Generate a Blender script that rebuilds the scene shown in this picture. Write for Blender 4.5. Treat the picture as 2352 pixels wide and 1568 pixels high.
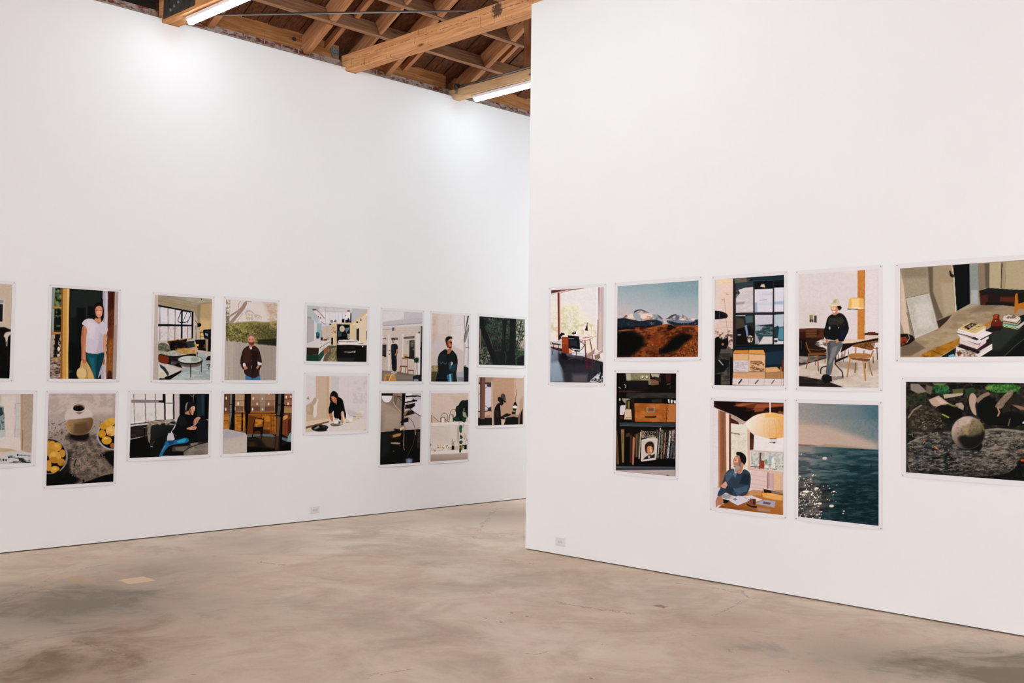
import bpy, math, random
import numpy as np
from mathutils import Vector, Matrix

for o in list(bpy.data.objects): bpy.data.objects.remove(o)
random.seed(4)
S = bpy.context.scene

# ---------------- camera ----------------
# X runs along the long left wall, Y towards it, Z up; metres. The camera stands at the origin, 1.55 m up.
def look(yaw, pitch, roll):
    f = Vector((math.cos(yaw)*math.cos(pitch), math.sin(yaw)*math.cos(pitch), math.sin(pitch)))
    r = f.cross(Vector((0, 0, 1))).normalized(); u = r.cross(f)
    r2 = r*math.cos(roll) + u*math.sin(roll); u2 = -r*math.sin(roll) + u*math.cos(roll)
    return Matrix((r2, u2, -f)).transposed().to_4x4()
cam = bpy.data.cameras.new('camera'); co = bpy.data.objects.new('camera', cam); S.collection.objects.link(co)
cam.sensor_width = 36; cam.lens = 36*2369.57/2352; cam.clip_start = .05; cam.clip_end = 100
co.matrix_world = Matrix.Translation((0, 0, 1.55)) @ look(math.radians(45.308), math.radians(2.0602), math.radians(.6806))
S.camera = co

# ---------------- world, exposure ----------------
W = bpy.data.worlds.new('world'); S.world = W; W.use_nodes = True
W.node_tree.nodes['Background'].inputs[0].default_value = (.75, .8, .9, 1)
W.node_tree.nodes['Background'].inputs[1].default_value = .4
vs = S.view_settings; vs.view_transform = 'Standard'; vs.look = 'None'; vs.exposure = .36; vs.gamma = 1; vs.use_curve_mapping = False
try:
    S.cycles.use_denoising = True; S.cycles.max_bounces = 7; S.cycles.diffuse_bounces = 5; S.cycles.glossy_bounces = 2; S.cycles.caustics_reflective = False
    S.cycles.sample_clamp_indirect = 4; S.cycles.use_adaptive_sampling = True; S.cycles.adaptive_threshold = .05; S.cycles.adaptive_min_samples = 16
except Exception: pass

TUBE_POWER = 24.       # emission strength of the visible tube lenses
# added area lights out of view, placed to brighten the walls evenly
def area(name, loc, rot, sx, sy, power, col):
    l = bpy.data.lights.new(name, 'AREA'); l.shape = 'RECTANGLE'; l.size = sx; l.size_y = sy; l.energy = power; l.color = col
    o = bpy.data.objects.new(name, l); o.location = loc; o.rotation_euler = rot; S.collection.objects.link(o); return o
SLOPE = math.atan(.5)
FILL_TINT = (.91, .975, 1.)
area('unseen_fill', (-8.7, 5.0, 3.), (math.radians(90), 0, math.radians(-90)), 6., 3.6, 740, FILL_TINT)     # added fill at the near wall, facing +X
area('unseen_fill', (4.6, -3.2, 2.4), (math.radians(90), 0, 0), 3.6, 3.4, 170, FILL_TINT)                     # added fill at the rear wall, facing +Y
area('unseen_fill', (11.8, 7., 2.6), (math.radians(90), 0, math.radians(90)), 3., 3., 75, FILL_TINT)         # added fill at the far end behind the partition

# ---------------- helpers ----------------
C = S.collection
def link(name, me, parent=None, mat=None):
    o = bpy.data.objects.new(name, me); C.objects.link(o)
    if parent is not None: o.parent = parent
    if mat is not None: me.materials.append(mat)
    return o
def empty(name, loc=(0, 0, 0), rot=(0, 0, 0)):
    o = bpy.data.objects.new(name, None); C.objects.link(o); o.location = loc; o.rotation_euler = rot; o.empty_display_size = .1; return o
def tag(o, label, cat, group=None):
    o['label'] = label; o['category'] = cat
    if group: o['group'] = group
    return o
class MB:
    def __init__(s): s.v = []; s.f = []
    def add(s, v, f):
        n = len(s.v); s.v += [tuple(q) for q in v]; s.f += [tuple(n+i for i in q) for q in f]; return s
    def box(s, x0, x1, y0, y1, z0, z1):
        return s.add([(x0,y0,z0),(x1,y0,z0),(x1,y1,z0),(x0,y1,z0),(x0,y0,z1),(x1,y0,z1),(x1,y1,z1),(x0,y1,z1)],
                     [(0,3,2,1),(4,5,6,7),(0,1,5,4),(1,2,6,5),(2,3,7,6),(3,0,4,7)])
    def tube(s, pts, r, n=12):
        P = [Vector(p) for p in pts]; rings = []
        for i, p in enumerate(P):
            d = (P[min(i+1, len(P)-1)] - P[max(i-1, 0)]).normalized()
            a = d.orthogonal().normalized(); b = d.cross(a)
            rings.append([p + r*(a*math.cos(t*2*math.pi/n) + b*math.sin(t*2*math.pi/n)) for t in range(n)])
        v = [q for R in rings for q in R]; f = []
        for i in range(len(P)-1):
            for t in range(n): f.append((i*n+t, i*n+(t+1) % n, (i+1)*n+(t+1) % n, (i+1)*n+t))
        f.append(tuple(range(n))[::-1]); f.append(tuple((len(P)-1)*n+t for t in range(n)))
        return s.add(v, f)
    def disc(s, c, ax, r, h, n=14, dome=0.):
        ax = Vector(ax).normalized(); a = ax.orthogonal().normalized(); b = ax.cross(a); c = Vector(c)
        prof = [(r, 0), (r, h*.6), (r*.86, h)] + ([(r*.5, h+dome*.7), (r*.12, h+dome)] if dome else [])
        v = [c + ax*z + q*(a*math.cos(t*2*math.pi/n) + b*math.sin(t*2*math.pi/n)) for q, z in prof for t in range(n)]; f = []
        for i in range(len(prof)-1):
            for t in range(n): f.append((i*n+t, i*n+(t+1) % n, (i+1)*n+(t+1) % n, (i+1)*n+t))
        f.append(tuple(range(n))[::-1]); f.append(tuple((len(prof)-1)*n+t for t in range(n)))
        return s.add(v, f)
    def build(s, name, mat=None, parent=None, bevel=0., smooth=False):
        me = bpy.data.meshes.new(name); me.from_pydata(s.v, [], s.f); me.validate()
        o = link(name, me, parent, mat)
        if smooth: me.polygons.foreach_set('use_smooth', [True]*len(me.polygons))
        if bevel:
            m = o.modifiers.new('bevel', 'BEVEL'); m.width = bevel; m.segments = 2; m.limit_method = 'ANGLE'
        return o
def struct(o): o['kind'] = 'structure'; return o

# ---------------- materials ----------------
def lin(h):
    c = [int(h[i:i+2], 16)/255 for i in (0, 2, 4)]
    return tuple(x/12.92 if x <= .04045 else ((x+.055)/1.055)**2.4 for x in c) + (1,)
class NT:
    def __init__(s, name):
        s.m = bpy.data.materials.new(name); s.m.use_nodes = True; s.t = s.m.node_tree; s.n = s.t.nodes
        s.b = s.n['Principled BSDF']; s.tc = s.n.new('ShaderNodeTexCoord')
    def link(s, a, b): s.t.links.new(a, b)
    def mapping(s, scale=(1, 1, 1), loc=(0, 0, 0), src='Object'):
        m = s.n.new('ShaderNodeMapping'); m.inputs['Scale'].default_value = scale; m.inputs['Location'].default_value = loc
        s.link(s.tc.outputs[src], m.inputs[0]); return m.outputs[0]
    def noise(s, vec, scale, detail=4, rough=.55, dist=0.):
        k = s.n.new('ShaderNodeTexNoise'); k.inputs['Scale'].default_value = scale; k.inputs['Detail'].default_value = detail
        k.inputs['Roughness'].default_value = rough; k.inputs['Distortion'].default_value = dist; s.link(vec, k.inputs['Vector']); return k.outputs['Fac']
    def ramp(s, fac, stops, interp='LINEAR'):
        r = s.n.new('ShaderNodeValToRGB'); r.color_ramp.interpolation = interp; e = r.color_ramp.elements
        e[0].position, e[0].color = stops[0]; e[1].position, e[1].color = stops[-1]
        for p, c in stops[1:-1]: q = e.new(p); q.color = c
        s.link(fac, r.inputs[0]); return r.outputs[0]
    def mix(s, fac, a, b, mode='MIX'):
        m = s.n.new('ShaderNodeMix'); m.data_type = 'RGBA'; m.blend_type = mode
        for v, i in ((fac, 0), (a, 6), (b, 7)):
            if hasattr(v, 'links') or hasattr(v, 'is_linked'): s.link(v, m.inputs[i])
            else: m.inputs[i].default_value = v
        return m.outputs[2]
    def math(s, op, a, b=0., c=0., clamp=False):
        m = s.n.new('ShaderNodeMath'); m.operation = op; m.use_clamp = clamp
        for i, v in enumerate((a, b, c)):
            if hasattr(v, 'is_linked'): s.link(v, m.inputs[i])
            else: m.inputs[i].default_value = v
        return m.outputs[0]
    def bump(s, h, strength=.3, dist=.01):
        b = s.n.new('ShaderNodeBump'); b.inputs['Strength'].default_value = strength; b.inputs['Distance'].default_value = dist
        s.link(h, b.inputs['Height']); s.link(b.outputs[0], s.b.inputs['Normal'])
    def sep(s, vec):
        x = s.n.new('ShaderNodeSeparateXYZ'); s.link(vec, x.inputs[0]); return x.outputs
def plain(name, hexc, rough=.5, metal=0., spec=.5, em=None, es=0.):
    k = NT(name); k.b.inputs['Base Color'].default_value = lin(hexc); k.b.inputs['Roughness'].default_value = rough
    k.b.inputs['Metallic'].default_value = metal; k.b.inputs['Specular IOR Level'].default_value = spec
    v = k.noise(k.mapping(), 40, 3); k.bump(v, .04, .002)
    if em: k.b.inputs['Emission Color'].default_value = lin(em); k.b.inputs['Emission Strength'].default_value = es
    return k.m
def m_wall():
    k = NT('painted_drywall'); v = k.mapping()
    c = k.ramp(k.noise(v, .8, 3), [(.3, (.850, .842, .856, 1)), (.7, (.872, .866, .878, 1))])
    k.link(c, k.b.inputs['Base Color']); k.b.inputs['Roughness'].default_value = .62; k.b.inputs['Specular IOR Level'].default_value = .25
    k.bump(k.noise(v, 220, 2), .05, .001); return k.m
def m_wood(name, dark, mid, light, crack=0., streak=1., dirt=.3, turn=0.):
    k = NT(name); oi = k.n.new('ShaderNodeObjectInfo')
    off = k.n.new('ShaderNodeVectorMath'); off.operation = 'ADD'; cv = k.n.new('ShaderNodeCombineXYZ')
    r = k.math('MULTIPLY', oi.outputs['Random'], 37.); k.link(r, cv.inputs[0]); k.link(r, cv.inputs[1]); k.link(r, cv.inputs[2])
    k.link(k.tc.outputs['Object'], off.inputs[0]); k.link(cv.outputs[0], off.inputs[1])
    src = off.outputs[0]
    if turn:
        t = k.n.new('ShaderNodeMapping'); t.inputs['Rotation'].default_value = (0, 0, turn); k.link(src, t.inputs[0]); src = t.outputs[0]
    def mp(sc):
        m = k.n.new('ShaderNodeMapping'); m.inputs['Scale'].default_value = sc; k.link(src, m.inputs[0]); return m.outputs[0]
    g = k.noise(mp((1.6*streak, 26, 26)), 1.6, 6, .62, .6)
    c = k.ramp(g, [(.28, lin(dark)), (.5, lin(mid)), (.74, lin(light))])
    big = k.noise(mp((1.1, 3, 3)), 1.3, 4)
    c = k.mix(k.ramp(big, [(.35, (0, 0, 0, 1)), (.75, (dirt, dirt, dirt, 1))]), c, lin(dark))
    kn = k.n.new('ShaderNodeTexVoronoi'); kn.inputs['Scale'].default_value = 1.7; k.link(mp((1., 3.4, 3.4)), kn.inputs['Vector'])
    c = k.mix(k.ramp(kn.outputs['Distance'], [(.05, (.85, .85, .85, 1)), (.12, (0, 0, 0, 1))]), c, lin('3a2416'))
    if crack:
        cr = k.noise(mp((2.2, 34, 34)), 1., 5, .7, 1.5)
        c = k.mix(k.ramp(cr, [(.30, (crack, crack, crack, 1)), (.36, (0, 0, 0, 1))]), c, lin('4a2a18'))
        cs = k.noise(mp((26, 1.5, 3)), 1.4, 3, .6, .3)
        c = k.mix(k.ramp(cs, [(.33, (crack*.8,)*3 + (1,)), (.38, (0, 0, 0, 1))]), c, lin('6a4022'))
    k.link(c, k.b.inputs['Base Color']); k.b.inputs['Roughness'].default_value = .75; k.b.inputs['Specular IOR Level'].default_value = .2
    k.bump(g, .35, .004); return k
def m_brick():
    k = NT('whitewashed_brick'); sp = k.sep(k.tc.outputs['Object']); cv = k.n.new('ShaderNodeCombineXYZ')
    k.link(sp[0], cv.inputs[0]); k.link(sp[2], cv.inputs[1])
    b = k.n.new('ShaderNodeTexBrick'); k.link(cv.outputs[0], b.inputs['Vector']); b.inputs['Scale'].default_value = 1.
    b.inputs['Brick Width'].default_value = .21; b.inputs['Row Height'].default_value = .075; b.inputs['Mortar Size'].default_value = .008
    b.inputs['Color1'].default_value = lin('8a3c2c'); b.inputs['Color2'].default_value = lin('6e2a22'); b.inputs['Mortar'].default_value = lin('b0a498')
    n = k.noise(k.mapping((1, 1, 2.5)), 7, 6, .7)
    c = k.mix(k.ramp(n, [(.44, (0, 0, 0, 1)), (.54, (.9, .9, .9, 1))]), b.outputs['Color'], lin('c0b2a8'))
    n2 = k.noise(k.mapping(), 30, 4); c = k.mix(k.ramp(n2, [(.3, (.6, .6, .6, 1)), (.5, (0, 0, 0, 1))]), c, lin('54302a'))
    k.link(c, k.b.inputs['Base Color']); k.b.inputs['Roughness'].default_value = .95; k.bump(k.math('ADD', b.outputs['Fac'], n2), .5, .006); return k.m
def m_floor():
    k = NT('polished_concrete'); v = k.mapping(); sp = k.sep(k.tc.outputs['Object'])
    n1 = k.noise(v, .42, 5, .6, .5); n2 = k.noise(k.mapping(loc=(7, 3, 0)), 1.5, 7, .66, .8); n3 = k.noise(k.mapping(loc=(1, 9, 0)), 5.5, 8, .7, .4)
    c = k.ramp(n2, [(.30, lin('bea994')), (.45, lin('d6c2ae')), (.56, lin('e4d1be')), (.72, lin('f0decd'))])
    c = k.mix(k.ramp(n1, [(.40, (0, 0, 0, 1)), (.66, (.5, .5, .5, 1))]), c, lin('d6b89a'))
    c = k.mix(k.ramp(k.noise(k.mapping(loc=(3, 1, 0)), .8, 6, .65), [(.5, (0, 0, 0, 1)), (.7, (.45, .45, .45, 1))]), c, lin('b3a592'))
    c = k.mix(k.ramp(k.noise(k.mapping(loc=(13, 5, 0)), 1.3, 7, .7), [(.5, (0, 0, 0, 1)), (.64, (.38, .38, .38, 1))]), c, lin('dfbcaa'))
    c = k.mix(.5, c, k.ramp(n3, [(.3, (.36, .36, .36, 1)), (.7, (.60, .60, .60, 1))]), 'OVERLAY')
    fine = k.noise(v, 60, 5, .8)
    c = k.mix(.35, c, k.ramp(fine, [(.35, (.42, .42, .42, 1)), (.65, (.58, .58, .58, 1))]), 'OVERLAY')
    def boxmask(cx, cy, hx, hy, soft=.02, wob=.03):
        w = k.math('MULTIPLY', k.math('SUBTRACT', n3, .5), wob*4)
        dx = k.math('SUBTRACT', k.math('ABSOLUTE', k.math('SUBTRACT', k.math('ADD', sp[0], w), cx)), hx)
        dy = k.math('SUBTRACT', k.math('ABSOLUTE', k.math('SUBTRACT', k.math('SUBTRACT', sp[1], w), cy)), hy)
        return k.math('DIVIDE', k.math('MULTIPLY', k.math('MAXIMUM', dx, dy), -1.), soft, clamp=True)
    def spot(cx, cy, r, soft, wob=0.):
        if wob: r = k.math('ADD', k.math('ADD', k.math('MULTIPLY', k.math('SUBTRACT', n2, .5), wob*4.), k.math('MULTIPLY', k.math('SUBTRACT', n3, .5), wob*1.5)), r)
        a = k.math('POWER', k.math('SUBTRACT', sp[0], cx), 2.); b = k.math('POWER', k.math('SUBTRACT', sp[1], cy), 2.)
        return k.math('DIVIDE', k.math('SUBTRACT', r, k.math('SQRT', k.math('ADD', a, b))), soft, clamp=True)
    def stain(m, amt, hexc):  # mixes one colour over the floor by a mask
        nonlocal c
        c = k.mix(k.math('MULTIPLY', m, amt), c, lin(hexc))
    # broad tone patches, then this floor's old repairs, stain, anchor holes and saw cut
    for cx, cy, r, so, amt, col in ((2.8, 7.0, 1.25, 1.0, .9, '7c7164'), (3.9, 7.9, .8, .9, .5, '96897a'), (2.1, 5.6, .85, .8, .92, '85694c'), (1.2, 6.2, 1.1, .8, .9, '6c5842'), (3.0, 5.9, .5, .7, .35, 'b08c68'),
                                    (5.0, 8.5, .75, .9, .45, 'a08e7e'), (8.3, 8.5, 1.1, 1., .55, '9a8476'), (6.9, 8.9, .6, .8, .35, 'a08e7e'), (5.6, 2.7, .7, .6, .6, '94887a'), (5.9, 1.9, .9, .7, .92, '76694f'), (4.5, 4.1, .7, 1., .75, 'f2dfce'), (5.2, 5.2, .5, .8, .5, 'ecd8c8'), (3.6, 4.6, .4, .7, .4, 'e6cdb8'),
                                    (5.25, 3.35, .3, .5, .55, '98857a'), (5.75, 3.8, .3, .5, .5, 'b09068'), (5.9, 6.9, .4, .7, .3, 'c4a27c')):
        stain(spot(cx, cy, r, so, .5), amt, col)
    stain(boxmask(3.515, 7.54, .11, .11, .012, .012), .85, 'e8c8a4')
    stain(boxmask(3.2, 7.85, .09, .16, .04, .06), .45, 'c8a880')
    stain(boxmask(2.85, 7.6, .05, .04, .02, .02), .5, 'd0b088')
    stain(boxmask(5.77, 4.34, .035, .06, .01, .05), .7, '806654')
    stain(boxmask(4.05, 7.95, .12, .05, .04, .05), .4, 'ccbcaa')
    for q in ((4.631, 4.895), (4.63, 4.752), (4.862, 4.889), (4.866, 4.751), (4.12, 3.55)): stain(spot(q[0], q[1], .012, .004), .85, '5c4a40')
    ln = k.math('MULTIPLY', boxmask(6.7, 8.35, .006, .95, .006, .004), k.math('GREATER_THAN', n2, .42))
    stain(ln, .6, '5f5246')
    cr = k.n.new('ShaderNodeTexVoronoi'); cr.feature = 'DISTANCE_TO_EDGE'; cr.inputs['Scale'].default_value = .35; k.link(k.mapping(loc=(2.2, .7, 0)), cr.inputs['Vector'])
    wob = k.math('ADD', cr.outputs['Distance'], k.math('MULTIPLY', k.math('SUBTRACT', n3, .5), .06))
    thin = k.math('MULTIPLY', k.math('LESS_THAN', k.math('ABSOLUTE', wob), .0012), k.math('GREATER_THAN', n2, .53))
    stain(thin, .5, '6a5648')
    fl = k.noise(k.mapping((1, 1, 1), (4, 4, 0)), 9, 8, .75, 1.2)
    stain(k.ramp(fl, [(.66, (0, 0, 0, 1)), (.72, (1, 1, 1, 1))]), .4, '6e5c4c')
    k.link(c, k.b.inputs['Base Color'])
    rr = k.math('ADD', k.math('MULTIPLY', n2, .3), .42); k.link(rr, k.b.inputs['Roughness'])
    k.b.inputs['Specular IOR Level'].default_value = .3; k.bump(k.math('ADD', fine, n3), .06, .003); return k.m
def m_galv():
    k = NT('galvanised_steel'); c = k.ramp(k.noise(k.mapping(), 60, 3), [(.3, lin('6e7880')), (.7, lin('9aa4ac'))])
    k.link(c, k.b.inputs['Base Color']); k.b.inputs['Metallic'].default_value = .55; k.b.inputs['Roughness'].default_value = .5; return k.m
def m_steel_dark():
    k = NT('blackened_steel'); c = k.ramp(k.noise(k.mapping(), 14, 5), [(.3, lin('2a2724')), (.7, lin('4a4540'))])
    k.link(c, k.b.inputs['Base Color']); k.b.inputs['Metallic'].default_value = .3; k.b.inputs['Roughness'].default_value = .6; return k.m
def m_picture():
    k = NT('print_ink'); a = k.n.new('ShaderNodeAttribute'); a.attribute_name = 'picture'; k.link(a.outputs['Color'], k.b.inputs['Base Color'])
    k.b.inputs['Roughness'].default_value = .45; k.b.inputs['Specular IOR Level'].default_value = .035
    k.bump(k.noise(k.mapping(), 900, 2), .02, .0005); return k.m
WALL = m_wall(); BRICK = m_brick(); FLOOR = m_floor(); GALV = m_galv(); STEEL = m_steel_dark(); INK = m_picture()
BEAMW = m_wood('old_fir_beam', 'b0744a', 'd69a68', 'e6b486', crack=.75, dirt=.2)
PINEW = m_wood('pine_joist', 'b0845c', 'd2ac84', 'e2c4a0', crack=.15, dirt=.2).m
RAFTW = m_wood('rafter_fir', '94603e', 'be845a', 'd6a078', crack=.2, dirt=.3).m
PURLW = m_wood('purlin_fir', '7c5a42', 'a67c5e', 'c49c7c', crack=.2, dirt=.35).m
PLATEW = m_wood('wall_plate_fir', '805030', 'b47c4a', 'd2a26c', crack=.35, dirt=.4).m
BOARDW = m_wood('sheathing_board', '4a2c1c', '6a4029', '865a3c', dirt=.5, turn=math.pi/2).m
SHADEW = m_wood('shaded_timber', '1c1815', '2a231d', '3a3028').m  # near-black colour imitates the unlit corner left of the plated beam
POSTW = m_wood('reddish_post', '6a3c24', '92603e', 'a87450', dirt=.2).m
PAPER = plain('matte_paper', 'e8e3e6', .55, spec=.2)
PIN = plain('pin_metal', 'a8a2a2', .35, .6)
WHITEM = plain('white_enamel', 'e6e2e6', .4)
PLAST = plain('white_plastic', 'e2dcde', .35)
SLOT = plain('dark_slot', '6a625f', .6)
PIPE = plain('grey_conduit', '8f8c88', .35, .7)
TUBE = plain('tube_lens', 'ffffff', .4, em='edf9ff', es=TUBE_POWER)
def seam_beam(k, z):
    b = k.b.inputs['Base Color']; src = b.links[0].from_socket; sp = k.sep(k.tc.outputs['Object'])
    n = k.noise(k.mapping((7, 1, 1)), 1., 3); w = k.math('MULTIPLY', k.math('SUBTRACT', n, .5), .02)
    line = k.math('LESS_THAN', k.math('ABSOLUTE', k.math('ADD', k.math('SUBTRACT', sp[2], z), w)), .0028)
    on = k.math('GREATER_THAN', k.noise(k.mapping((14, 1, 1), (3, 0, 0)), 1., 2), .47)
    k.link(k.mix(k.math('MULTIPLY', k.math('MULTIPLY', line, on), .75), src, lin('5a3018')), b)
# dark stain on the side of the middle beam (a mark of the timber itself)
def stain_beam(k, at, r):
    b = k.b.inputs['Base Color']; src = b.links[0].from_socket
    d = k.n.new('ShaderNodeVectorMath'); d.operation = 'SUBTRACT'; k.link(k.tc.outputs['Object'], d.inputs[0]); d.inputs[1].default_value = at
    sc = k.n.new('ShaderNodeVectorMath'); sc.operation = 'MULTIPLY'; k.link(d.outputs[0], sc.inputs[0]); sc.inputs[1].default_value = (1/r[0], 1/r[1], 1/r[2])
    L = k.n.new('ShaderNodeVectorMath'); L.operation = 'LENGTH'; k.link(sc.outputs[0], L.inputs[0])
    n = k.noise(k.mapping(), 40, 4); q = k.math('ADD', L.outputs['Value'], k.math('MULTIPLY', k.math('SUBTRACT', n, .5), 1.6))
    k.link(k.mix(k.ramp(q, [(.7, (.85, .85, .85, 1)), (1.1, (0, 0, 0, 1))]), src, lin('3a2c28')), b)
# ---------------- setting ----------------
YL = 9.38          # face of the long left wall
XP = 6.751         # face of the partition on the right
YE = 6.619         # free end of the partition
HW, HP = 4.977, 5.022
UZ = lambda y: 5.08 + .5*(9.38 - y)          # underside of the rafters
fl = MB().box(-9, 12, -3.5, 9.62, -.12, 0).build('floor', FLOOR); struct(fl)

# white left wall: its top is cut out round each ceiling beam
def beamx(b, y): (x0, y0), (x1, y1) = b; return x0 + (x1-x0)*(y-y0)/(y1-y0)
B0 = ((.80, 9.40), (1.2, 0)); B1 = ((4.497, 9.40), (4.90, 0)); B2 = ((6.640, 9.40), (6.762, 6.62)); B3 = ((8.222, 9.40), (8.40, 0)); B4 = ((11.2, 9.4), (11.4, 0))
notch = [(4.488, 4.667, 4.934), (6.634, 6.782, 4.936), (8.218, 8.336, 4.936), (11.19, 11.31, 4.94)]
prof = [(-9, .010), (12, .010), (12, HW)]
for a, b, z in reversed(notch): prof += [(b, HW), (b, z), (a, z), (a, HW)]
prof += [(-9, HW)]
def prism(prof, y0, y1):
    n = len(prof); m = MB(); m.add([(x, y0, z) for x, z in prof] + [(x, y1, z) for x, z in prof],
        [tuple(range(n)), tuple(range(2*n-1, n-1, -1))] + [(i, n+i, n+(i+1) % n, (i+1) % n) for i in range(n)]); return m
struct(prism(prof, YL, YL+.09).build('wall_left', WALL))
# partition (right): drywall skin up to HP, its core stops under the middle beam that rests on it
m = MB().box(XP, XP+.012, -3.4, YE, .010, HP).box(XP+.012, XP+.152, -3.4, YE, .010, 4.945).box(XP+.152, XP+.164, -3.4, YE, .010, HP)
m.box(XP+.012, XP+.152, YE-.012, YE, 4.945, 4.952)
struct(m.build('wall_right', WALL))
struct(MB().box(-9, 12, 9.485, 9.62, 0, 5.082).build('wall_outer', BRICK))
struct(MB().box(12, 12.1, -3.5, 9.62, 0, 5.3).build('wall_far', WALL))
struct(MB().box(-9.1, -9, -3.5, 9.62, 0, 5.3).build('wall_near', WALL))
struct(MB().box(-9, 12, -3.6, -3.5, 0, 5.3).build('wall_rear', WALL))
# gables
for nm, x in (('wall_gable_far', 12.0), ('wall_gable_near', -9.1)):
    m = MB(); v = [(x, -3.5, 5.3), (x, 9.62, 5.3), (x, 9.62, 5.36), (x, 3.05, 8.5), (x, -3.5, 5.36)]
    m.add(v + [(p[0]+.1, p[1], p[2]) for p in v], [(0, 1, 2, 3, 4), (9, 8, 7, 6, 5)] + [(i, (i+1) % 5, 5+(i+1) % 5, 5+i) for i in range(5)])
    struct(m.build(nm, WALL))

# roof sheathing: boards that run up the slope, every board a little proud of or behind its neighbour
OFF = .205
def slope_pt(x, y, o):           # point o metres above the rafters' underside, measured square to the slope
    return (x, y + o*math.sin(SLOPE), UZ(y) + o*math.cos(SLOPE))
m = MB(); x = -9.1; k = 0
RIDGE = 3.05
while x < 12.1:
    w = random.choice((.135, .15, .17, .19)); g = .012; j = random.uniform(-.012, .010)
    a = [slope_pt(x, 9.75, OFF+j), slope_pt(x+w-g, 9.75, OFF+j), slope_pt(x+w-g, RIDGE, OFF+j), slope_pt(x, RIDGE, OFF+j)]
    b = [(p[0], p[1]+.018*math.sin(SLOPE), p[2]+.018*math.cos(SLOPE)) for p in a]
    m.add(a + b, [(0, 1, 2, 3), (7, 6, 5, 4), (0, 4, 5, 1), (1, 5, 6, 2), (2, 6, 7, 3), (3, 7, 4, 0)])
    mir = lambda p: (p[0], 2*RIDGE-p[1], p[2])
    m.add([mir(p) for p in a + b], [(3, 2, 1, 0), (4, 5, 6, 7), (1, 5, 4, 0), (2, 6, 5, 1), (3, 7, 6, 2), (0, 4, 7, 3)])
    x += w
# felt above the boards closes the gaps
def sheet(s):
    q = [slope_pt(-9.1, 9.75, OFF+.03), slope_pt(12.1, 9.75, OFF+.03), slope_pt(12.1, RIDGE, OFF+.03), slope_pt(-9.1, RIDGE, OFF+.03)]
    q2 = [slope_pt(-9.1, 9.75, OFF+.05), slope_pt(12.1, 9.75, OFF+.05), slope_pt(12.1, RIDGE, OFF+.05), slope_pt(-9.1, RIDGE, OFF+.05)]
    P = q + q2
    if s: P = [(p[0], 2*RIDGE-p[1], p[2]) for p in P]
    m.add(P, [(0, 1, 2, 3), (7, 6, 5, 4), (0, 4, 5, 1), (1, 5, 6, 2), (2, 6, 7, 3), (3, 7, 4, 0)])
sheet(0); sheet(1)
cl = m.build('ceiling', BOARDW); struct(cl)
cl.rotation_euler = (0, 0, 0)

# ---------------- timbers ----------------
def timber_mesh(L, w, h, segs=14, wob=.0025, seed=0, notches=()):
    r = random.Random(seed); m = MB(); ring = []
    for i in range(segs+1):
        x = L*i/segs; q = []
        for (y, z) in ((-w/2, 0), (w/2, 0), (w/2, h), (-w/2, h)):
            q.append((x, y + r.uniform(-wob, wob), z + r.uniform(-wob, wob)))
        ring += q
    f = [(3, 2, 1, 0), tuple(segs*4+i for i in range(4))]
    for i in range(segs):
        for t in range(4): f.append((i*4+t, i*4+(t+1) % 4, (i+1)*4+(t+1) % 4, (i+1)*4+t))
    m.add(ring, f); return m
def timber(name, p0, p1, w, h, mat, parent=None, seed=0, up=(0, 0, 1), bev=.004):
    """p0-p1: middle of the underside; w across, h along up"""
    p0 = Vector(p0); p1 = Vector(p1); d = (p1-p0); L = d.length; d.normalize()
    u = Vector(up); u = (u - d*u.dot(d)).normalized(); s = u.cross(d)
    o = timber_mesh(L, w, h, max(2, int(L/.35)), seed=seed).build(name, mat, parent, bevel=bev)
    o.matrix_world = Matrix.Translation(p0) @ Matrix((d, s, u)).transposed().to_4x4()
    return o
def along(b, y, dx=0.): return beamx(b, y) + dx
# ceiling beams
def beam(b, w, h, z0, z1, mat, label, y1=-3.45, seed=1):
    x0 = beamx(b, 9.47) + w/2; x1 = beamx(b, y1) + w/2
    o = timber('ceiling_beam', (x0, 9.47, z0), (x1, y1, z1), w, h, mat, seed=seed)
    return tag(o, label, 'beam')
ORNG = m_wood('orange_fir', 'a0643a', 'c98c58', 'dba878', crack=.3, dirt=.2).m
b1 = beam(B1, .165, .27, 4.938, 4.938, ORNG, 'wooden ceiling beam with a dark bolted steel plate at the wall, leftmost beam', seed=3)
seam_beam(BEAMW, .115); stain_beam(BEAMW, (2.40, -.07, .12), (.075, .06, .08))
b2 = beam(B2, .135, .187, 4.940, 4.972, BEAMW.m, 'thick orange cracked ceiling beam in the middle, dark stain, no lamp', y1=5.2, seed=5)
b3 = beam(B3, .105, .118, 4.940, 4.945, PINEW, 'pale knotty ceiling beam next to the partition with lamp underneath', seed=7)

# dark steel plate with bolts near the wall on the first beam
pl = MB(); xs = beamx(B1, 9.2); ang = math.atan2(beamx(B1, 8.9)-beamx(B1, 9.3), .4)
pl.box(-.008, 0, 8.80-9.2, 9.36-9.2, 4.966, 5.20)
po = pl.build('steel_plate', STEEL, None, bevel=.002); po.location = (xs-.004, 9.2, 0); po.rotation_euler = (0, 0, ang)
po.parent = b1; po.matrix_parent_inverse = b1.matrix_world.inverted()
po['label'] = 'dark steel plate bolted to the beam end'
for (y, z) in ((9.21, 5.02), (9.14, 5.04), (9.07, 5.06), (9.24, 5.14), (9.14, 5.16), (9.04, 5.16)):
    bo = MB().disc((-.008, y-9.2, z), (-1, 0, 0), .016, .012, 6).build('bolt', GALV, None); bo.location = po.location; bo.rotation_euler = po.rotation_euler
    bo.parent = po; bo.matrix_parent_inverse = po.matrix_basis.inverted() if False else (b1.matrix_world @ po.matrix_parent_inverse @ po.matrix_basis).inverted()

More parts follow.
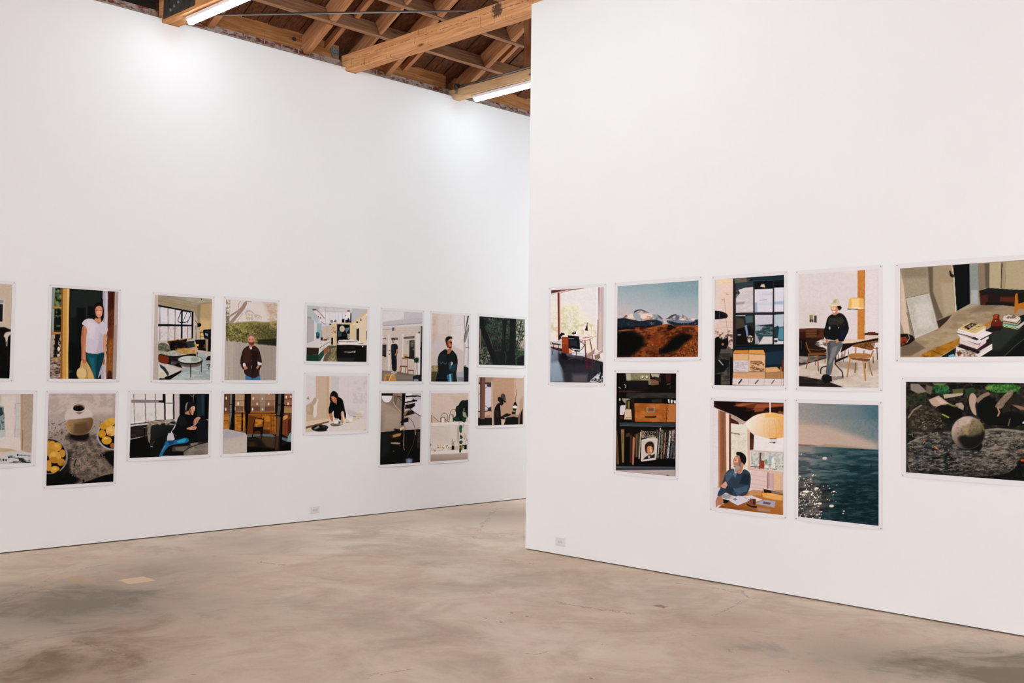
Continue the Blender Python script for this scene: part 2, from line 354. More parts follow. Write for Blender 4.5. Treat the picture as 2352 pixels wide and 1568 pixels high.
# wall plate on the brick wall, in lengths between the beams
wp = []
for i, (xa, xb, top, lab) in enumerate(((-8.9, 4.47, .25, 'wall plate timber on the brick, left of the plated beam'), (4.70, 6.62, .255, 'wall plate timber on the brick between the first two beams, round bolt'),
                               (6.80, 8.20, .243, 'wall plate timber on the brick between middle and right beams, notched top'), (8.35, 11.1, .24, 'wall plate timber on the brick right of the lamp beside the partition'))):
    o = timber('wall_plate', (xa, 9.555, 5.084), (xb, 9.555, 5.084), .12, top, SHADEW if i == 0 else PLATEW, seed=20+i)
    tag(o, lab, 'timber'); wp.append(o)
def child(o, p): o.parent = p; o.matrix_parent_inverse = p.matrix_world.inverted(); return o
bpy.context.view_layer.update()
wb = MB().disc((6.035, 9.492, 5.178), (0, -1, 0), .024, .008, 16).disc((6.035, 9.484, 5.178), (0, -1, 0), .012, .012, 6).build('bolt', STEEL); child(wb, wp[1])
wb['label'] = 'round dark bolt and washer'
# galvanised connector plate beside the middle beam
gp = MB(); v = [(6.50, 5.205), (6.612, 5.205), (6.612, 5.125), (6.585, 5.115), (6.56, 5.09), (6.52, 5.09)]
n = len(v); gp.add([(x, 9.486, z) for x, z in v] + [(x, 9.492, z) for x, z in v], [tuple(range(n)), tuple(range(2*n-1, n-1, -1))] + [(i, n+i, n+(i+1) % n, (i+1) % n) for i in range(n)])
g = gp.build('connector_plate', GALV); child(g, wp[1]); g['label'] = 'grey galvanised nailing plate'
bpy.context.view_layer.update()
for (x, z) in ((6.52, 5.19), (6.55, 5.17), (6.59, 5.18), (6.53, 5.15), (6.575, 5.145), (6.6, 5.14), (6.525, 5.115), (6.55, 5.125)):
    q = MB().disc((x, 9.486, z), (0, -1, 0), .004, .002, 8).build('nail_head', STEEL); q.parent = g; q.matrix_parent_inverse = g.matrix_world.inverted()

UPN = (0, math.sin(SLOPE), math.cos(SLOPE))
PY = [9.0, 8.56, 8.12, 7.68, 7.24]
PW, PH = .04, .19
ordn = ['nearest the brick wall', 'second up from the brick wall', 'third up from the brick wall', 'fourth up from the brick wall', 'fifth up from the brick wall', 'sixth up the roof slope', 'seventh up the roof slope']
for i, y in enumerate(PY):
    o = timber('purlin', (-8.9, y, UZ(y)), (11.9, y, UZ(y)), PW, PH, PURLW, seed=40+i, up=UPN)
    tag(o, 'roof purlin parallel to the wall, ' + ordn[i], 'purlin')
# rafters: lengths nailed between the purlins, flush with them
def rafter(x, w, h, label, name='rafter', off=0., mat=None, seed=0, top=7.0):
    ys = [9.46] + [y for y in PY if y > top] + [top]
    root = empty(name, (x, 9.40, UZ(9.40)))
    for i in range(len(ys)-1):
        ya = ys[i] - (PW*.5*math.cos(SLOPE)+.007 if i else 0); yb = ys[i+1] + (PW*.5*math.cos(SLOPE)+.007 if ys[i+1] != top else 0)
        o = timber('rafter_length', slope_pt(x, ya, off), slope_pt(x, yb, off), w, h, mat or RAFTW, seed=seed+i, up=UPN)
        bpy.context.view_layer.update(); child(o, root)
    return tag(root, label, 'rafter')
bpy.context.view_layer.update()
for j, (x, w, lab) in enumerate(((5.04, .075, 'heavy sloping rafter just right of the first lamp'), (6.175, .085, 'heavy sloping rafter left of the middle beam foot'),
    (7.275, .075, 'heavy sloping rafter rising behind the middle beam'), (8.40, .07, 'heavy sloping rafter above the right lamp beam'),
    (3.93, .075, 'heavy sloping rafter in the dark left of the plated beam'))):
    rafter(x, w, .19, lab, seed=60+9*j)
rafter(6.806, .036, .175, 'thin sloping rafter crossing behind the middle beam', seed=160, off=.012)
# short blocks under the roof boards
for j, (x, ya, yb, lab) in enumerate(((6.45, 9.44, 9.05, 'short roof block above the wall plate left of middle beam'), (7.55, 9.44, 9.05, 'short roof block above the wall plate right of middle beam'),
    (6.5, 8.95, 8.6, 'short knotty roof block between first and second purlins'), (8.66, 8.94, 8.6, 'short roof block beside the post by the partition'))):
    o = timber('roof_block', slope_pt(x, ya, .12), slope_pt(x, yb, .12), .06, .07, RAFTW, seed=220+j, up=UPN); tag(o, lab, 'timber')
# post standing on the right lamp beam
o = timber('post', (8.312, 8.165, 5.062), (8.312, 8.165, 5.66), .1, .11, POSTW, seed=300, up=(0, 1, 0)); o.location.y -= .06
tag(o, 'reddish upright post standing on the right lamp beam', 'post')
# tie rod between the beams and conduit along the right beam
rod = MB().tube([(4.80, 9.475, 5.112), (5.009, 9.269, 5.12), (6.95, 7.24, 5.172)], .011, 10)
tag(rod.build('tie_rod', PIPE, smooth=True), 'thin grey steel rod crossing under the purlins to the middle beam', 'rod')
rod = empty('conduit', (8.19, 9.27, 5.07)); tag(rod, 'thin grey conduit along the top of the right lamp beam', 'pipe')
bpy.context.view_layer.update()
child(MB().tube([(beamx(B3, y)-.004, y, 5.074) for y in (9.25, 8, 6, 4, 2, 0, -3.4)], .012, 10).build('tube', PIPE, smooth=True), rod)
child(MB().disc((8.19, 9.30, 5.074), (0, -1, 0), .03, .05, 16).build('junction_box', STEEL), rod)
child(MB().tube([(8.185, 9.30, 5.06), (8.185, 9.30, 4.985)], .012, 10).build('stub', PIPE, smooth=True), rod)
child(MB().disc((8.24, 9.26, 5.078), (0, -1, 0), .02, .09, 12).build('coupling', STEEL), rod)

# ---------------- tube lights ----------------
def fixture(b, y0, L, dx, ztop, label, group=None):
    xa = beamx(b, y0)+dx; xb = beamx(b, y0-L)+dx; a = math.atan2(-(xb-xa), L)
    root = empty('tube_light', (xa, y0, ztop), (0, 0, -a))
    w = .04
    MB().box(-w, w, -L, 0, -.034, 0).build('housing', WHITEM, root, bevel=.004)
    MB().box(-w*.8, w*.8, -.002, .012, -.03, -.004).build('end_cap', GALV, root, bevel=.002)
    m = MB(); n = 10; ys = [-L+.004, -L+.012, -L+.04, -.04, -.012, -.004]; rs = [.6, .85, 1, 1, .85, .6]; v = []
    for y, s in zip(ys, rs):
        for t in range(n+1):
            q = math.pi + math.pi*t/n; v.append((.036*s*math.cos(q), y, -.034 + .004 + .046*s*math.sin(q)*1.0 if 0 < t < n else -.033))
    f = []
    for i in range(len(ys)-1):
        for t in range(n): f.append((i*(n+1)+t, i*(n+1)+t+1, (i+1)*(n+1)+t+1, (i+1)*(n+1)+t))
    f.append(tuple(range(n+1))[::-1]); f.append(tuple((len(ys)-1)*(n+1)+t for t in range(n+1)))
    m.add(v, f).build('tube', TUBE, root, smooth=True)
    tag(root, label, 'ceiling light', group); return root
G = 'glowing tube lights under the beams'
fixture(B1, 9.06, 2.44, .092, 4.935, 'glowing white tube light under the leftmost beam with the steel plate', G)
fixture(B3, 9.07, 2.44, .065, 4.937, 'glowing white tube light under the pale beam beside the partition', G)
for b, dx, nm in ((B1, .092, 'first beam'), (B3, .06, 'right beam')):
    for i, y in enumerate((6.3,)):
        fixture(b, y, 2.44, dx, 4.935, 'tube light further along the %s, %s row outside the picture' % (nm, ('second', 'third')[i]))
b4 = beam(B4, .105, .118, 4.945, 4.945, PINEW, 'ceiling beam hidden far behind the partition', seed=11)
for i, y in enumerate((9.07, 6.3)):
    fixture(B4, y, 2.44, .06, 4.942, 'tube light hidden behind the partition, %s row' % ('wall', 'second')[i])

# ---------------- outlets ----------------
def outlet(label, M):
    root = empty('power_outlet'); root.matrix_world = M; w, h = .0575, .037
    m = MB(); z = .006; i = .006
    m.add([(-w, -.0, -h), (w, 0, -h), (w, 0, h), (-w, 0, h), (-w+i, -z, -h+i), (w-i, -z, -h+i), (w-i, -z, h-i), (-w+i, -z, h-i), (-w, -z*.6, -h), (w, -z*.6, -h), (w, -z*.6, h), (-w, -z*.6, h)],
          [(4, 5, 6, 7), (0, 1, 9, 8), (1, 2, 10, 9), (2, 3, 11, 10), (3, 0, 8, 11), (8, 9, 5, 4), (9, 10, 6, 5), (10, 11, 7, 6), (11, 8, 4, 7), (3, 2, 1, 0)])
    m.build('cover_plate', PLAST, root)
    for s in (-1, 1):
        so = MB().disc((s*.019, -z, 0), (0, -1, 0), .0155, .003, 20).build('socket', PLAST, root)
        sl = MB().box(s*.019-.0075, s*.019+.0005, -z-.0038, -z-.003, .005, .0075).box(s*.019-.0075, s*.019+.0005, -z-.0038, -z-.003, -.0075, -.005)
        sl.disc((s*.019+.007, -z-.003, 0), (0, -1, 0), .003, .0006, 10)
        sl.build('slots', SLOT, so)
    MB().disc((0, -z, 0), (0, -1, 0), .0032, .0015, 10).build('screw', PIN, root)
    tag(root, label, 'outlet'); return root
outlet('white power outlet low on the long left wall', Matrix.Translation((6.332, YL, .119)))
outlet('white power outlet low on the partition near its edge', Matrix.Translation((XP, 6.184, .120)) @ Matrix.Rotation(-math.pi/2, 4, 'Z'))
# ---- picture painter: every print's image is drawn from shapes into a colour attribute of its sheet ----
def _homog(corners):
    A = []; b = []
    for (u, v), (x, y) in zip(((0, 0), (1, 0), (1, 1), (0, 1)), corners):
        A.append([u, v, 1, 0, 0, 0, -u*x, -v*x]); b.append(x)
        A.append([0, 0, 0, u, v, 1, -u*y, -v*y]); b.append(y)
    return np.append(np.linalg.solve(np.array(A, float), np.array(b, float)), 1).reshape(3, 3)

def _vnoise(x, y, rng):
    out = 0; amp = 1; tot = 0
    for o in range(3):
        L = rng.random((64, 64))
        xi = np.floor(x).astype(int); yi = np.floor(y).astype(int)
        fx = x - xi; fy = y - yi
        fx = fx*fx*(3 - 2*fx); fy = fy*fy*(3 - 2*fy)
        a = L[yi % 64, xi % 64]; b = L[yi % 64, (xi+1) % 64]; c = L[(yi+1) % 64, xi % 64]; d = L[(yi+1) % 64, (xi+1) % 64]
        out = out + amp*((a*(1-fx) + b*fx)*(1-fy) + (c*(1-fx) + d*fx)*fy)
        tot += amp; amp *= .55; x = x*2.03 + 7.1; y = y*2.03 + 3.7
    return out/tot

def _polymask(X, Y, pts, soft):
    P = np.array(pts, float).reshape(-1, 2); m = np.zeros(X.shape)
    s = soft*1.2
    sel = (X > P[:, 0].min()-s) & (X < P[:, 0].max()+s) & (Y > P[:, 1].min()-s) & (Y < P[:, 1].max()+s)
    x = X[sel]; y = Y[sel]
    if x.size == 0: return m
    Q = np.roll(P, -1, 0); ins = np.zeros(x.shape, bool); d2 = np.full(x.shape, 1e18)
    for (x0, y0), (x1, y1) in zip(P, Q):
        if y1 != y0: ins ^= ((y0 > y) != (y1 > y)) & (x < (x1-x0)*(y-y0)/(y1-y0) + x0)
        dx, dy = x1-x0, y1-y0; L = dx*dx + dy*dy + 1e-9
        t = np.clip(((x-x0)*dx + (y-y0)*dy)/L, 0, 1)
        d2 = np.minimum(d2, (x-x0-t*dx)**2 + (y-y0-t*dy)**2)
    sd = np.sqrt(d2); sd[ins] *= -1
    m[sel] = np.clip(.5 - sd/soft/1.2, 0, 1)
    return m

def _linemask(X, Y, w, pts, soft):
    P = np.array(pts, float).reshape(-1, 2); m = np.zeros(X.shape); s = w + soft
    sel = (X > P[:, 0].min()-s) & (X < P[:, 0].max()+s) & (Y > P[:, 1].min()-s) & (Y < P[:, 1].max()+s)
    x = X[sel]; y = Y[sel]; d2 = np.full(x.shape, 1e18)
    for (x0, y0), (x1, y1) in zip(P[:-1], P[1:]):
        dx, dy = x1-x0, y1-y0; L = dx*dx + dy*dy + 1e-9
        t = np.clip(((x-x0)*dx + (y-y0)*dy)/L, 0, 1)
        d2 = np.minimum(d2, (x-x0-t*dx)**2 + (y-y0-t*dy)**2)
    m[sel] = np.clip((w/2 - np.sqrt(d2))/soft + .5, 0, 1)
    return m

def _round(v, closed, box=None):
    P = np.array(v, float).reshape(-1, 2)
    if len(P) < (8 if closed else 4): return P
    for it in range(2):
        out = []; n = len(P)
        for i in range(n):
            p = P[i]; a = P[i-1]; b = P[(i+1) % n]
            if (not closed and i in (0, n-1)) or (box is not None and (p[0] < box[0] or p[0] > box[1] or p[1] < box[2] or p[1] > box[3])):
                out.append(p); continue
            for q in (a, b):
                L = np.hypot(*(q-p)) + 1e-9; out.append(p + (q-p)*min(.24, 34/(it+1)/L))
        P = np.array(out)
    return P

def _rgb(h): return np.array([int(h[i:i+2], 16) for i in (0, 2, 4)])/255.

def paint(code, X, Y, seed):
    """code: one shape per line; X, Y: drawing coordinates of the sheet's grid points -> sRGB array"""
    rng = np.random.default_rng(seed)
    C = np.ones(X.shape + (3,))*.8
    base = 4.
    box = (X.min()+30, X.max()-30, Y.min()+34, Y.max()-34)
    def put(m, col): C[:] = C*(1-m[..., None]) + np.asarray(col)*m[..., None]
    for ln in code:
        extra = None
        if ' : ' in ln: ln, ex = ln.split(' : '); extra = [float(v) for v in ex.split()]
        t = ln.split(); k = t[0]
        if k == 'g':
            a, b = _rgb(t[1]), _rgb(t[2]); x0, y0, x1, y1 = map(float, t[3:7])
            dx, dy = x1-x0, y1-y0; f = np.clip(((X-x0)*dx + (Y-y0)*dy)/(dx*dx+dy*dy), 0, 1)[..., None]
            m = np.ones(X.shape) if extra is None else _polymask(X, Y, _round(extra, True, box), base+4)
            put(m, a*(1-f) + b*f); continue
        c = t[1]; al = 1.; so = base
        if '~' in c: c, q = c.split('~'); so = float(q)
        if '@' in c: c, q = c.split('@'); al = float(q)
        col = _rgb(c); v = [float(q) for q in t[2:]]
        so = max(so, 3.)
        if k == 'p': put(_polymask(X, Y, _round(v, True, box), so)*al, col)
        elif k == 'l': put(_linemask(X, Y, v[0], _round(v[1:], False, box), so)*al, col)
        elif k == 'e':
            d = np.sqrt(((X-v[0])/v[2])**2 + ((Y-v[1])/v[3])**2)
            put(np.clip(.5 - (d-1)*min(v[2], v[3])/so/1.2, 0, 1)*al, col)
        elif k == 'n':
            amt, sc, asp, thr, x0, y0, x1, y1 = v
            n = _vnoise(X/sc/asp + 31, Y/sc + 17, rng); e = 8.
            bm = np.clip((X-x0)/e+.5, 0, 1)*np.clip((x1-X)/e+.5, 0, 1)*np.clip((Y-y0)/e+.5, 0, 1)*np.clip((y1-Y)/e+.5, 0, 1)
            if extra is not None: bm = bm*_polymask(X, Y, _round(extra, True, box), 6.)
            put(np.clip((n-thr)/.17+.4, 0, 1)*bm*amt*al, col)
        elif k == 's':
            cnt, r, x0, y0, x1, y1 = v
            for _ in range(int(cnt)):
                px, py, q = rng.uniform(x0, x1), rng.uniform(y0, y1), r*rng.uniform(.45, 1.1)
                sel = (abs(X-px) < q*2) & (abs(Y-py) < q*2)
                d = np.sqrt(((X[sel]-px)/1.25)**2 + (Y[sel]-py)**2); mm = np.clip(.6-(d-q*.6)/4., 0, 1)[:, None]*al
                C[sel] = C[sel]*(1-mm) + col*mm
    g = _vnoise(X/5., Y/5., rng)-.5
    h = _vnoise(X/22., Y/16., rng)-.5
    return np.clip(C + (g*.06 + h*.035)[..., None]*(.35+.65*C), 0, 1)

